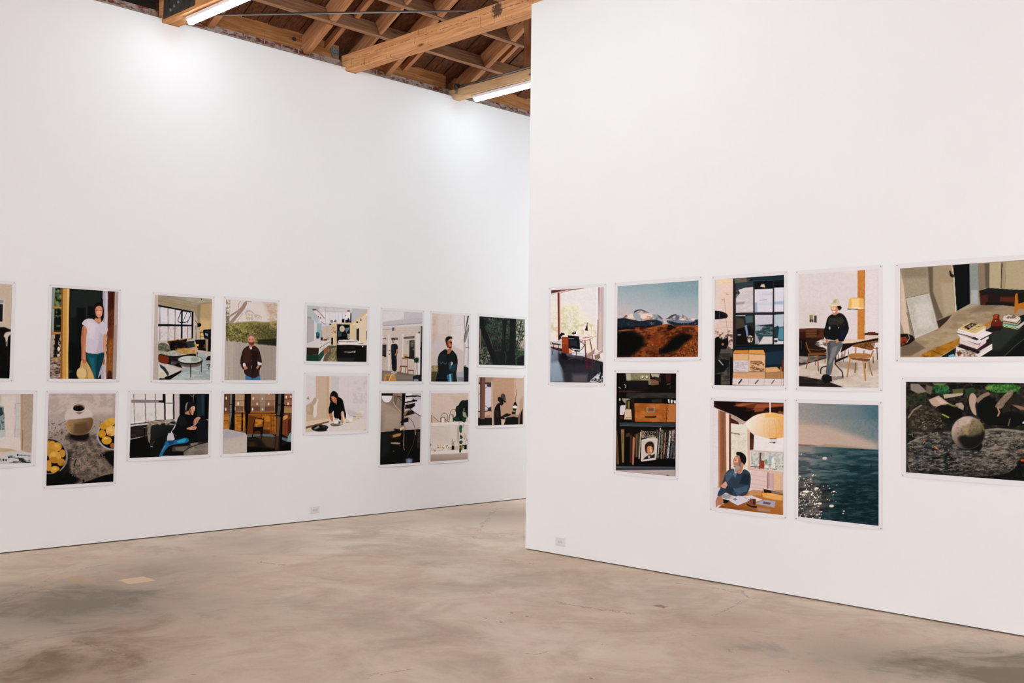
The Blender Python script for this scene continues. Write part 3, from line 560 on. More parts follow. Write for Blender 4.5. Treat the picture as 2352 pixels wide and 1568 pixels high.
# pictures: p polygon, l line, e ellipse, n mottling, s specks, g gradient; colour@opacity~softness; then coordinates on the drawing grid
_SRC = """
#P0
g c9b79c a08a72 27 120 0 700
p c8b8a4~8 -400 100 170 146 150 760 -400 760
p d8ccc4~4 -60 330 60 345 50 670 -60 660
p 9a9a98 -60 345 50 352 45 400 -60 400
p 1c1d1d -60 405 38 410 32 655 -60 650
p 0c0a09~12 -420 740 60 730 160 770 140 1460 -420 1460
p 2a1d14@.6~40 -400 720 -20 735 60 900 -300 900
p cfc0b4~10 45 860 70 800 152 790 150 835 105 860 100 995 82 995 75 880
n 1d130c .6 60 1 .5 -420 900 150 1460
p 0a0807~20 -420 1180 150 1180 140 1460 -420 1460
#P1
p 141a18 0 0 2000 0 2000 1600 0 1600
p 2b302e@.7~40 970 210 1400 230 1400 560 970 600
p 0c1110~20 1060 460 1180 465 1180 1000 1060 1000
p 0c1110~15 1215 440 1300 440 1280 620 1215 610
l 343b39@.7~6 10 1200 440 1195 900
p 0a0e0d~30 940 950 1130 950 1110 1450 935 1450
p 3b4540@.7~12 945 1320 1005 1330 1000 1360 945 1370
p 565e4a 680 170 870 190 860 1460 680 1460
p 8f9690~10 720 182 762 184 745 470 712 470
n 7f9450 .9 38 1 .52 760 180 855 450
n 161c12 .9 30 1 .55 760 180 855 450
p 141a12~5 752 475 850 475 840 795 745 795
n 8a9060 .8 26 1 .6 752 470 850 600
p a0a69c~8 715 475 752 475 742 795 710 795
l 8aa23c~6 10 785 715 830 712
p 1d1512~4 745 830 838 830 835 1140 738 1140
n c4b4a4 .9 30 1 .5 700 830 840 1140
p b0a090~8 703 850 745 850 735 1150 700 1150
p 1d1512~4 760 840 815 840 800 1000 770 1140 750 1140
e d9cabc~6 812 1030 20 28
e cfc0b2~6 810 1118 22 18
p 8e7a6c~4 695 1175 840 1165 836 1450 684 1450
n 342824 .9 26 2.2 .5 690 1170 840 1450
n c8b6a8 .8 22 2.5 .58 690 1170 840 1450
p b98a4e 718 438 872 455 872 472 716 460
p b9854a 708 795 862 798 862 820 706 824
p b58a58 698 1168 856 1136 856 1160 698 1192
p 94622f 852 188 878 190 862 1450 832 1450
p c99a54 875 190 960 196 940 1450 860 1450
p dfbb78~4 925 194 960 196 942 1450 915 1450
l 9a6c34~3 4 958 196 938 1450
p b7aeb8 1420 226 1500 232 1472 1452 1394 1452
p cfc6d0~3 1460 232 1492 234 1462 1452 1440 1452
l 24201f 9 1500 234 1492 800 1472 1452
p 1d2a30 1412 340 1428 345 1425 440 1412 440
p 202020 1462 840 1476 840 1476 880 1462 880
p 202020 1468 965 1484 965 1482 1000 1468 1000
p 202020 1465 1065 1486 1065 1484 1102 1465 1102
p 6b3520 1502 235 1588 240 1556 1452 1470 1452
p 4a1f14~30 1505 235 1588 240 1580 480 1500 500
n 3c180e .5 40 .3 .5 1490 235 1590 700
p a56a2e~60 1490 900 1568 900 1556 1340 1476 1340
n 6a3c14 .6 30 .3 .55 1470 700 1580 1452
p 3a2013@.7~10 1500 1330 1550 1340 1545 1450 1490 1450
p b6a59c 1588 240 1642 242 1610 1452 1556 1452
p a08c84@.6~15 1575 700 1615 700 1600 1452 1556 1452
p 17110f~6 1296 425 1335 387 1395 384 1428 420 1440 500 1436 600 1422 645 1385 640 1330 605 1268 612 1300 520
p d8977b~4 1322 455 1365 432 1412 446 1422 510 1408 575 1370 606 1334 580 1314 512
p eab79b@.7~12 1340 510 1370 500 1400 520 1370 590 1340 560
p a86650@.6~5 1316 460 1334 455 1330 590 1316 530
l 5a3026 7 1332 497 1356 495
l 5a3026 7 1380 497 1402 495
l b8775e@.7 6 1366 500 1362 535
l 8f4636 7 1350 562 1382 562
p cf9070~4 1322 600 1350 612 1388 596 1402 640 1385 678 1330 660 1305 625
p cfc5d0~4 1198 612 1290 614 1335 665 1380 685 1405 645 1468 680 1504 788 1430 835 1422 900 1440 1060 1400 1090 1335 1104 1240 1092 1180 1080 1188 880 1206 750 1160 705 1128 685 1156 640
p b3a9b6@.6~30 1380 800 1425 830 1435 1080 1330 1095 1360 950
p e2dae2@.6~30 1210 640 1330 690 1300 900 1220 880
p c68763~4 1140 695 1206 742 1194 870 1182 1080 1192 1180 1196 1215 1168 1236 1122 1190 1132 1080 1118 900
p a66848@.6~8 1140 720 1165 740 1150 1000 1140 1180 1122 1180 1118 900
p cf9c80~4 1445 815 1478 806 1470 960 1458 1110 1452 1200 1436 1260 1412 1240 1432 1130 1420 900
p a86048~5 1420 1180 1450 1175 1446 1245 1420 1255
p 17515c~4 1182 1085 1335 1106 1442 1068 1440 1150 1398 1285 1352 1450 1298 1450 1262 1290 1205 1180
p 0c3946@.8~10 1340 1130 1440 1080 1435 1150 1395 1285 1350 1450 1325 1450 1330 1300
p 2a7480@.6~14 1230 1150 1300 1160 1320 1440 1300 1440 1265 1290
p b8aebb~3 1394 1285 1398 1370 1352 1440 1366 1380
p c2a068~4 1118 1180 1186 1188 1235 1262 1284 1370 1304 1450 1088 1450 1054 1396 1062 1318 1112 1282
e d8bc88~6 1128 1368 66 76
p cfae74@.8~6 1200 1210 1240 1280 1290 1400 1298 1450 1215 1450 1210 1320
l 7a5c34@.8~3 6 1198 1320 1204 1450
p b8734f~3 1140 1170 1196 1180 1190 1225 1165 1238 1140 1215
#P2
p cfc2bc -600 0 700 0 700 1300 -600 1300
p c6b2a6~20 -600 150 20 150 10 260 -600 300
p d8ccc6~12 20 180 215 170 205 880 20 900
p cfc4c2~4 215 170 285 170 280 275 215 280
p c9c6c2 208 285 282 278 280 740 208 740
l a09892 4 205 740 208 285 282 275
l bcb6b2 3 210 380 280 376
l bcb6b2 3 210 460 280 456
l bcb6b2 3 210 550 280 546
l bcb6b2 3 210 640 280 636
p 8fa0a0~6 -40 310 48 320 72 730 -40 760
p 384448~4 -40 330 25 335 45 430 -40 480
n 2e3a3c .7 30 .6 .55 -40 340 60 740
p b9c0c0~8 -20 650 70 640 72 735 -20 760
p dacfc8~8 -600 760 285 750 290 930 -600 860
p c4ab90~8 -600 860 150 905 240 935 -600 1000
p b89b80 285 150 322 150 318 930 284 925
p 9a7c60~3 308 650 318 650 316 935 304 930
p b5a394 322 150 462 148 430 965 320 940
n a49080 .3 18 1 .5 322 150 462 960
p c9c6c5~5 -600 1010 60 990 240 935 434 962 430 1105 -600 1140
n 45474a .8 26 2.5 .62 -100 1000 430 1105
p 303234~4 250 1030 330 1035 360 1085 430 1090 430 1105 270 1100
l 3a3c3e 9 240 990 420 1008
l 3a3c3e 8 120 1025 300 1045
l 44464a 7 110 1075 230 1082
e 2c2e30 242 992 14 14
e 2c2e30 122 1028 14 12
e 2c2e30 45 1058 14 16
e 2c2e30 80 1062 12 14
n e4e0de .8 20 2 .64 0 1040 430 1105
#P3
g c2b2ae 8c7c70 1100 142 1100 1000
p c6b6b0~60 660 140 1610 140 1610 420 660 420
p b4a6a2@.8~60 660 430 900 430 1000 560 700 700 660 700
n a89890 .5 60 1.4 .5 660 140 1610 600
p 6e6258@.8~80 950 750 1330 780 1600 950 1570 1380 900 1380 960 1000
n 544a42 .8 50 1.3 .5 900 720 1600 1380
n a08e80 .7 60 1.2 .55 930 800 1580 1300
n 9c8878 .5 24 1.4 .6 930 800 1580 1380
n 403834 .7 16 1.6 .66 670 520 1600 1380
p 0c0a0a~40 620 1180 830 1200 950 1000 960 1220 1100 1330 1000 1420 620 1440
p 100c0a~25 1380 1000 1480 940 1600 930 1600 1110 1570 1170 1450 1030
p 2a2420@.7~40 900 900 1000 950 960 1200 860 1300
p 080707~16 1120 1390 1400 1290 1570 1250 1570 1400 1120 1420
l 0c0a08~5 14 1130 1385 1330 1325 1400 1290 1565 1255
e 0a0808~5 1153 1345 16 16
p 1a1411~30 960 700 1230 690 1240 740 1180 800 1060 800 970 760
p b9a898~16 900 540 930 420 1010 380 1180 370 1270 420 1300 540 1260 640 1200 700 1080 718 980 700 930 640
g a98d68 6c5236 950 480 1200 690 : 905 560 940 500 1100 490 1285 465 1292 560 1250 650 1190 700 1080 716 985 695 935 630
p 5c4630@.7~30 1030 560 1200 540 1220 660 1120 700 1020 690
p b88c5c@.7~18 910 560 950 520 980 640 960 670 930 620
p cdc0ba~14 890 420 960 340 1180 330 1280 400 1290 460 1100 490 940 500 900 510
e d8cbc4~4 1092 346 96 60
e 6b5242~4 1092 336 82 46
e 120c0a~5 1088 350 78 38
p 9c8070@.7~8 1130 292 1170 310 1172 350 1150 340
p c9b9b2~3 998 362 1090 404 1178 352 1180 372 1100 422 1000 385
p 8a6d60~4 1040 402 1160 392 1100 432
e 8e8c90~5 700 1010 238 246
e 0e0a08~5 690 1010 222 236
e b88438~3 680 870 60 80
e c9963e~3 720 860 56 66
e cf9a40~3 790 878 64 62
e c08c38~3 700 960 60 60
e c49040~3 860 970 46 54
e d0a04c~3 760 1020 84 84
e b88030~4 740 1060 60 44
e bd8535~3 845 1090 54 52
e c8963e~3 670 1140 40 78
e cf9c3e~3 758 1195 66 52
e e2b860@.6~10 780 860 30 24
e e2b860@.6~10 740 990 34 30
e e4be6c@.6~10 750 1180 30 20
e 8a5a1c@.6~8 870 1120 26 20
p 101010@.9~10 640 1270 740 1250 830 1190 800 1290 700 1330 640 1330
e a9a7aa~4 1560 720 222 204
e 0c0908~4 1566 716 206 188
e c9962e~3 1440 590 62 52
e d3a238~3 1520 540 74 52
e d8ac50~3 1560 510 52 34
e dcb068~4 1540 660 76 72
e c88f2c~3 1412 698 52 56
e cf9c34~3 1475 790 70 56
e a06428~4 1560 860 40 34
e e8cc88@.6~12 1530 640 30 24
e f0d890@.5~10 1460 760 30 18
e 8a5c18@.6~8 1515 715 22 18
l 141010~4 14 1020 1165 1050 1055
s e8e0dc 40 5 980 820 1200 1300
s e0d8d0 14 5 1330 960 1460 1060
s 241c18 30 6 680 560 1000 760
s 1c1614 40 6 1000 780 1500 1250
#P4
p c5b7ad 0 0 2000 0 2000 1600 0 1600
p b7a9a0@.6~20 105 900 160 900 150 1460 70 1460
p 9c9080 150 180 960 230 955 330 760 320 150 200
p b0a592~10 330 200 955 235 952 290 760 310
p a5967c 150 200 755 325 750 560 680 420 150 330
n 8a7a5c .2 30 3 .5 150 180 950 560
l 7a6c54 4 150 262 500 330 700 375
p b8a078 755 325 955 300 945 700 750 850
p d8b98c@.8~50 780 540 950 560 940 760 760 860
p 8c7a5e@.7~20 740 320 790 320 770 600 740 620
e 2a2420 800 243 8 8
p dcd6dc 150 350 665 430 660 830 150 870
p d8cdc8@.6~20 180 660 640 640 640 830 200 860
n b8b0b4 .5 24 1 .6 190 650 640 850
p 0e1214 150 325 678 425 678 445 150 352
p 0e1214 150 612 672 624 672 648 150 648
p 0e1214 652 425 680 428 672 840 648 832
p 0e1214 494 402 518 405 514 832 488 832
l 5a2a28 7 176 350 176 612 176 860
l 5a2a28 7 297 375 299 612 298 855
l 4a2624 7 404 398 404 618 400 850
l 5a2a28 7 588 640 586 830
l 14181a 10 494 425 430 590 588 596 656 440 520 420
l 14181a 7 582 435 518 590
l 24282a 8 588 596 600 575
p 9c7a40 600 832 672 820 672 842 600 850
l 16120e 7 716 640 718 850
l 16120e 9 710 565 740 605
e 0e0c0c 768 625 30 28
p 0e0c0c 738 640 790 618 796 640 742 665
l 2a1c10 8 780 735 835 735
l 2a1c10 8 784 735 780 880
l 1c1612 7 780 800 840 800
p 16110f 830 700 945 690 940 850 840 830 820 720
p 8e9496 850 745 900 760 900 800 855 780
l 33383c 8 860 720 935 735
p 0f0c0b 700 850 945 840 940 1030 740 1000
p a09080 860 840 900 845 895 1020 865 1020
p 6a3c20 835 920 870 920 865 975 830 970
p 120e0c 285 875 470 845 580 830 600 980 400 1010 330 1000
n 6a4420 .6 34 1 .62 300 870 590 990
l c08c50 12 290 870 420 855 445 838 470 856 580 830
p 33363a 575 872 690 862 700 960 590 975
l b8b4b0 8 575 872 690 862
p c79a58 690 905 765 915 760 945 710 955
p 5a5c50~6 150 900 240 880 310 920 330 990 290 1025 150 1010
n 8a8c7c .8 20 1 .5 150 890 320 1010
l c9c4b8 14 155 905 200 880 270 895 310 930
p 191410 240 1015 400 1000 420 990 300 1040
p 17110e 150 1050 400 1100 700 1050 740 1090 560 1110 470 1180 500 1250 520 1280 330 1220 150 1190
p c8a468~4 400 1000 520 975 640 985 765 965 720 1020 600 1065 480 1060 430 1040
n a07a40 .6 26 2 .5 400 970 765 1065
p bcb8b0~4 270 1045 330 1012 420 1015 500 1060 400 1100 280 1085 150 1040 150 1020
n 8c8880 .6 16 1 .55 150 1010 490 1095
p 75351c~10 155 1075 310 1105 310 1190 260 1215 155 1180
p b8c0c0 500 1300 600 1240 935 1120 935 1460 330 1460
p aab2b4~10 740 1050 940 1030 935 1200 800 1150
n 8c9496 .5 30 3 .5 340 1100 935 1460
e 6c6058 635 1210 160 52
e 4a4038 635 1170 184 58
e 171412 630 1152 188 66
e b9bdb8 628 1146 180 54
e 7a9884@.6~16 700 1145 60 30
p d8d8d4@.6~12 500 1110 640 1100 640 1190 480 1180
l 2a2a28 5 495 1145 560 1158
l 16120e 13 636 1210 636 1410
l 16120e 10 800 1180 796 1330
l 16120e 7 740 1035 742 1090
e c4bcb0~5 905 1070 50 40
p 1c1816 890 1100 940 1090 940 1160 860 1160
l 201c1a 12 880 1225 935 1222 885 1285 935 1290
p c9c4c0 155 1190 500 1300 330 1390 155 1440
p 0f0d0d 325 1385 500 1305 498 1335 330 1445 165 1450 165 1430
p d6d2cc~6 155 1220 300 1310 240 1430 160 1400
p 2c3430~6 170 1215 250 1260 310 1350 300 1410 240 1320 180 1260
e cfc4ac~8 210 1380 40 50
#P5
p dcd2ce 1100 200 2000 200 2000 1500 1100 1500
p cdb4a4@.8~60 1720 280 1945 290 1940 520 1800 460
n b89c88 .5 30 1 .5 1780 280 1940 560
n 8c7c5c .7 22 1 .52 1165 250 1230 440
n 6c6448 .8 24 1 .45 1165 420 1220 860
n a89c84 .6 20 1 .5 1440 380 1700 560 : 1440 420 1500 390 1700 500 1700 580 1480 560
p a08c80~6 1470 270 1490 300 1440 400 1300 560 1230 660 1165 720 1165 650 1230 570 1380 400 1430 290
p a08c80~4 1430 320 1350 400 1230 480 1200 560 1230 510 1340 440 1420 350
l b09c90~3 10 1385 270 1355 320 1350 400
l b09c90~3 8 1470 275 1545 280
l a89488~3 6 1420 450 1330 580
p 8c8050~20 1170 640 1330 590 1480 580 1600 570 1760 590 1930 560 1930 945 1600 915 1400 885 1170 860
p a59a62~30 1200 620 1360 600 1480 640 1440 760 1220 760
p 6c6444@.8~40 1560 640 1930 660 1930 930 1640 900
n 5a5a30 .7 18 1 .52 1170 600 1930 930
n c0b070 .6 18 1 .6 1180 590 1700 880
n 3c3a22 .8 16 1 .6 1170 640 1930 940
p 232418@.85~20 1650 850 1925 830 1925 945 1640 915
l b09c80~4 12 1260 640 1310 600 1355 578
n c8a884 .6 26 1 .5 1820 420 1935 700
p b0a49c 1160 865 1300 880 1500 905 1925 950 1918 1460 1148 1460
p c0b4aa@.6~30 1160 870 1300 880 1290 1460 1150 1460
p a1958c@.6~40 1680 930 1925 950 1918 1460 1700 1460
l 928680@.7 4 1215 875 1200 1460
l 928680@.6 4 1285 880 1280 1460
l 928680@.6 4 1370 890 1360 1460
l 928680@.6 4 1700 930 1700 1460
l 928680@.6 4 1740 935 1738 1460
l 928680@.6 4 1790 938 1788 1460
l 928680@.6 4 1850 942 1845 1460
l d0c4b8 8 1205 840 1205 880
p 4a75a0~3 1455 1380 1560 1400 1680 1370 1682 1460 1455 1460
p 2c5070@.6~6 1540 1400 1590 1400 1575 1460 1560 1460
p 36231e~4 1505 935 1440 975 1410 1020 1380 1160 1385 1230 1415 1290 1440 1300 1440 1370 1560 1425 1600 1425 1670 1385 1668 1300 1700 1245 1710 1200 1690 1080 1660 980 1580 925
p 241512@.8~16 1560 1000 1640 1040 1640 1200 1560 1400
p 4a2e26@.6~20 1440 1000 1530 990 1520 1200 1440 1180
p d8ccd4 1515 950 1560 965 1555 992 1530 990
p d6ccd6~3 1420 1200 1452 1195 1470 1245 1425 1255
p d6ccd6~3 1640 1175 1705 1200 1700 1235 1645 1225
p c08a70~3 1430 1255 1475 1250 1495 1280 1450 1300
p c08a70~3 1650 1225 1672 1240 1640 1290 1620 1270
l c0b0a8 7 1548 1072 1548 1076
l c0b0a8 7 1551 1155 1551 1160
l c0b0a8 7 1554 1240 1553 1280
l 1a0e0c@.8 4 1548 1000 1556 1400
p b07e66~4 1512 900 1590 900 1580 945 1550 965 1510 945
p c68e76~4 1496 810 1540 785 1590 800 1602 860 1588 915 1550 938 1515 910 1495 860
p 6a4028~4 1500 870 1520 885 1560 890 1590 870 1588 918 1550 940 1512 915
p 8a6a4c~5 1488 830 1500 785 1545 765 1590 780 1606 835 1598 850 1586 800 1540 782 1505 805 1496 850
l 5a3428 6 1515 845 1532 843
l 5a3428 6 1562 845 1580 845
l 8a4438 6 1532 893 1566 893
e e0b098@.6~8 1545 815 26 18
#P6
g dcd4d2 cfc4c4 300 200 300 800
p dcd6d4 178 200 780 200 800 700 165 780
n c4bcb8 .4 50 1 .5 240 560 700 700
l 7a6c6c 12 222 200 230 520 238 770
l 6c6060 14 437 200 440 500 452 745
l 6c6060 14 634 200 636 450 642 700
p 8c8080~5 176 310 780 318 780 365 176 372
p 2c2426~6 700 328 800 322 800 372 690 360
l b0a49c 4 176 338 700 345
p 161214 770 200 822 200 828 690 800 700 795 380 770 320
p e0dcd8 830 200 962 200 966 672 832 690
p 1b1214 962 200 990 200 996 680 966 680
l 241a1c 10 820 376 970 378
p 3a3032 160 770 480 735 620 700 990 680 990 698 640 715 470 755 160 788
p cbbfbe 992 200 1088 200 1090 640 1000 700
p 0d0e10 1088 200 1660 200 1645 1350 1090 900
p 1c2930~16 1420 200 1565 200 1560 640 1420 620
p 2c3c46~20 1500 210 1562 210 1558 600 1510 600
p 0a0b0c~6 1565 200 1660 200 1650 680 1565 650
l a8a49c 6 1352 210 1352 360
l 908c86 5 1285 205 1300 235 1335 250 1365 235 1380 205
p d0c8c8 160 790 480 752 480 775 160 818
p 2c2423 160 818 480 780 480 1000 160 1050
n 4a3832 .6 36 3 .5 160 810 480 1000
l 8a8078 5 155 1055 480 985
l 0a0909 22 425 840 422 1000
l a09488 8 412 840 480 828
p 0e0d0d 155 1065 520 990 540 1200 760 1250 720 1400 130 1430
p 1b1b1a 540 800 1010 720 1020 760 930 920 850 1180 700 1200 520 1180
g 2c2d2a 131413 600 750 900 1100 : 545 790 1010 715 930 900 860 1150 560 1140
p 8f8476~4 470 760 560 720 990 690 1010 712 860 745 560 790 540 850 535 1090 520 1150 490 1080 480 900
n c4b8a8 .7 30 2 .52 470 690 1000 790
n 5c5248 .7 24 1 .55 475 760 545 1130
p 41271b~6 525 1160 580 1105 640 1080 700 1075 740 1050 770 1040 815 1100 760 1120 700 1130 640 1180 540 1195
p 8a5436~5 720 1060 770 1045 810 1100 720 1115 600 1110 640 1085
p 1a1210~10 540 1180 640 1140 800 1120 800 1160 650 1200
p 20262a@.8~14 520 1210 640 1190 720 1300 600 1280
p 151515 640 1050 1050 900 1640 900 1640 1360 520 1380
p 47423c~8 960 1200 1280 1175 1380 1110 1640 1110 1625 1350 930 1360
p 756b61~16 1000 1215 1260 1190 1170 1290 1020 1270
p 90867a~14 1290 1140 1440 1120 1410 1180 1310 1190
p 100f0f~10 930 1290 1160 1290 1165 1365 900 1370
p 8a8177~6 1175 1290 1300 1220 1500 1150 1635 1125 1625 1350 1170 1362
n 6a6258 .6 50 2 .5 1180 1140 1630 1350
n a49a8e .5 26 2 .6 1240 1140 1630 1300
l 1c1917 12 1160 1300 1300 1205 1500 1140 1630 1120
p 0e0f10~5 1170 570 1100 580 1060 640 1040 720 990 860 930 910 1000 1000 1280 1040 1300 1120 1620 1120 1645 680 1600 660 1500 600 1480 680 1400 640 1290 600
p 1d2225@.8~20 1080 620 1180 640 1240 760 1120 820 1050 760
l a8aeb0@.8~5 12 1095 585 1040 690 1000 850 940 900
p 14191c~8 1420 740 1500 700 1600 690 1640 720 1620 1110 1440 1110 1400 850
l 2c3438@.8~4 10 1430 760 1520 700 1620 690
p a4a09c@.9~5 1585 680 1640 680 1640 715
p c9c5cc~6 880 940 960 935 1000 1060 940 1090 850 1090 855 1010
p 2a6a92~6 850 1080 1000 1080 1100 1060 1180 1030 1245 1035 1275 1090 1230 1130 1040 1150 900 1180 820 1260 750 1385 695 1388 740 1280 800 1170 810 1120
p 38a0bc~8 1040 1100 1120 1060 1180 1045 1220 1060 1180 1120 1060 1135
p 1c3f66@.8~8 860 1090 1000 1090 960 1150 900 1170
p 4a9cb4@.8~6 800 1180 840 1180 760 1290 700 1386
l 8c9aa4@.6~3 6 905 920 960 940 1040 1000
p 1d1c1c~4 1200 420 1225 360 1290 345 1350 365 1395 415 1385 435 1330 430 1290 470 1260 520 1215 520
p 8c8880~5 1196 440 1220 370 1250 355 1230 420 1215 530 1200 500
p d0a080~4 1335 430 1378 432 1384 490 1365 540 1350 570 1345 610 1300 575 1280 540 1278 490 1300 460
p f0d4b8~5 1350 440 1372 440 1378 495 1355 490 1340 460
p 8a5438@.8~5 1280 480 1310 470 1320 580 1290 560
p b88c74~5 1205 540 1260 520 1290 600 1190 580
l 3a1c14 7 1345 470 1370 464
l 7a3c2c 6 1345 535 1366 528
p c09078~4 1360 690 1400 650 1450 630 1500 655 1450 700 1440 740 1400 790 1350 780
l 6a4434 6 1380 700 1365 760
l 6a4434 6 1410 690 1400 770
p c99a84~4 1225 850 1340 805 1360 790 1425 830 1390 880 1310 885 1230 870
l 7a5040 6 1340 820 1420 825
l 8a5c48 5 1330 850 1400 855
#P7
p 7e6048 0 0 1700 0 1700 1500 0 1500
p 6a4a3c 200 200 600 200 590 540 200 550
p a58468 710 200 1170 200 1160 530 700 530
p b09474~6 410 200 590 200 580 540 410 530
p 9c6a50 1340 200 1490 200 1480 560 1330 560
p 5c3a2c@.7~8 700 440 1160 440 1160 525 700 525
p 6a4434@.7~8 410 440 570 440 570 525 410 525
p 8f6c54@.7~8 720 335 1160 335 1160 430 720 430
l 4a3024 6 200 330 600 322
l 4a3024 6 200 435 600 430
l 4a3024 6 710 333 1165 330
l 4a3024 6 710 432 1165 430
l 6a5040 4 710 225 1165 225
p a0968c@.6~8 880 200 985 200 975 530 880 530
e ddd3cb~3 242 280 15 30
e ddd3cb~3 233 492 15 30
e ddd3cb~3 468 385 19 34
e ddd3cb~3 752 288 17 28
e d4c8c0~3 924 292 15 22
e ddd3cb~3 828 390 16 26
e ddd3cb~3 1046 392 16 28
e ddd3cb~3 740 492 17 28
e d4c8c0~3 930 492 17 24
e d0c4bc~3 1050 205 14 10
e b8a89c~3 410 480 8 36
p 8c5a28~3 200 545 600 535 600 560 200 570
p 9a6430~3 640 530 1140 530 1140 562 640 562
l 1c110c 10 640 570 1200 568
l 1c110c 8 200 580 600 575
p b5762c~3 190 590 600 590 590 900 185 870
p 9e6226~6 660 575 1170 575 1160 960 650 960
p bd7c2e~5 920 625 1070 620 1060 930 960 930
p c8863a~10 790 690 920 690 920 830 780 830
p 6a3a18~14 650 600 780 620 750 960 650 960
p ae6c2a~4 1110 580 1200 590 1190 990 1110 950
l 5a3010 6 600 590 590 920
l 5a3010 7 910 590 912 640
l 5a3010@.8 7 1075 610 1070 940
l 5a3010 7 1105 580 1100 960
l 5a3010 6 1140 600 1135 980
l 4a2a10 6 200 655 300 655
l 4a2a10 6 420 660 530 655
l 4a2a10 6 200 765 300 765
l 4a2a10 6 420 775 520 770
l 3a1f0c 9 205 705 290 715
l 3a1f0c 9 440 715 515 712
l 3a1f0c 8 200 625 290 625
l 3a1f0c 8 430 625 560 625
l 3a1f0c 9 450 845 520 848
p 1a0f08 530 560 560 560 560 900 525 900
n 6a3a14 .5 50 1.5 .5 650 600 1170 960
n d89a48 .4 40 1.5 .6 200 590 600 900
p 3a1e12@.7~14 760 870 1080 880 1080 960 740 960
p 7c4628 1320 590 1490 590 1480 960 1410 1030 1290 1010
p d09a58 1325 610 1405 600 1405 660 1325 700
l 4a2410@.8 6 1370 710 1360 980
l 4a2410@.8 6 1420 700 1410 980
p 3a1c10@.7~10 1410 700 1490 650 1480 930 1410 1000
p a8885c~4 1335 470 1490 460 1485 560 1330 560
l 17100c 14 1340 300 1490 295
l 17100c 14 1340 420 1490 425
l 120d0a 14 1330 575 1490 580
e ddd3cb~3 1378 262 16 28
e ddd3cb~3 1468 255 14 26
e ddd3cb~3 1412 388 16 28
p 211a14 620 990 1300 960 1480 1060 1475 1280 620 1310
n 4a3828 .6 60 3 .5 640 1020 1180 1300
p 62503c@.6~40 860 1020 1160 1000 1180 1250 1000 1200
p 080706~30 620 1200 1160 1240 1475 1100 1475 1280 620 1315
p 5f7073~3 630 985 730 975 960 965 1090 960 1170 1000 1170 1020 900 1000 640 1022
p 5f7073~3 1290 1020 1410 1045 1410 1080 1480 1080 1480 1110 1400 1110 1290 1060
p 84a0a0~5 1410 1010 1440 950 1480 920 1476 1110 1400 1100
p 17110d~3 310 200 410 200 400 890 295 880
p 7c7670~5 315 200 355 200 345 600 305 880 300 700
p 040404~4 360 200 405 200 400 890 350 880
l 0a0806 14 305 400 400 400
l 0a0806 12 305 548 400 548
p 0d0907~3 590 200 710 200 705 560 660 570 640 980 610 980 605 560 590 500
p 301c14@.7~8 625 220 700 220 700 520 630 520
l c8a070@.8~3 8 575 330 570 540
l c8a070@.8~3 8 1165 240 1150 550
p 1a110d~3 1170 200 1345 200 1340 560 1310 640 1290 1290 1150 1290 1180 960 1195 600 1165 560
p 5c5552~6 1235 200 1285 200 1270 500 1250 640 1200 640 1215 500
p 74533e~10 1200 640 1270 640 1240 1000 1220 1260 1170 1260 1190 960
p 0a0605~8 1290 250 1340 250 1310 640 1290 1290 1250 1290 1280 640
p 3a261c@.7~20 1170 1000 1260 1000 1250 1280 1160 1280
l 0c0806 22 1205 408 1345 408
l 0c0806 20 1170 618 1335 612
l 0f0906 14 790 645 770 760 750 960 730 1030
l 0f0906 14 955 645 940 840 915 1000 900 1070
l 0f0906 18 790 650 870 665 950 680
p 130b07 755 825 945 820 945 860 755 890
p 130b07~3 770 860 945 850 935 900 900 1000 880 1040 900 900 770 900 740 1040 725 1000
p bdb5b6~4 190 865 260 870 600 940 635 980 628 1310 175 1335
p a8a4ac@.6~30 195 880 500 930 600 970 400 1030 190 1050
p c9bcae@.7~60 190 1080 600 1020 620 1310 175 1330
#P8
p d3ced1 0 0 1800 0 1800 1500 0 1500
p b9bfc3~20 230 195 480 215 470 560 400 600 230 430
p aab2b8@.5~20 1180 250 1500 270 1500 300 1170 560
p dedadf~10 450 340 1090 350 1090 570 540 570
l b5b1b6 8 440 215 600 470 620 580
l b5b1b6 8 560 215 640 320
l b8b4b9 6 450 305 830 320 1080 345
l b8b4b9 6 450 245 800 245 1020 260
l b8b4b9 8 620 215 625 640
l b8b4b9 8 785 230 830 350
l c2bec4 5 710 350 715 520
l c2bec4 5 890 350 900 520
l c2bec4 5 975 350 980 480
l c2bec4 5 820 350 830 480
p 8a5040 345 268 415 268 440 290 400 305 345 305
p 8e6c60 410 270 440 285 610 470 610 490
p e2d6d4 360 310 410 300 610 490 625 570 600 585 400 350
e 24201f 470 433 12 12
e 24201f 508 460 14 12
l 24201f 9 530 540 560 562
l 24201f 9 570 572 608 588
p b5b0b2~5 230 430 300 430 320 480 375 510 380 940 225 1000
p 9a9896~4 240 428 318 436 318 480 250 470
p bab4b4@.6~20 240 560 380 600 380 900 230 980
p d8d2d2 380 510 440 590 440 740 410 950 382 950
p 9fb4ba~5 440 575 540 575 530 880 440 880
p 3a6e70~5 415 770 460 750 500 790 490 890 430 900
p 1d3c3e@.8~5 420 830 490 830 480 895 425 895
p cdbcae~5 545 640 750 620 750 890 545 890
p b8a89a@.6~20 640 640 660 640 655 780 640 780
p a89c92 530 720 545 720 545 870 530 870
p d8c0a0~4 750 580 860 560 860 1040 760 1030 750 880
p c0a080@.6~14 830 570 860 570 860 1040 830 1040
n 3c2c20 .8 18 1 .62 740 640 850 780
n 342820 .85 18 1.3 .5 720 510 860 560
e 241c1a 720 595 26 12
l 3a302a 6 740 720 790 660
l 3a302a 6 830 490 820 540
p e0d4cc 760 555 870 550 870 575 760 580
l d8c0a0 22 860 575 1140 575
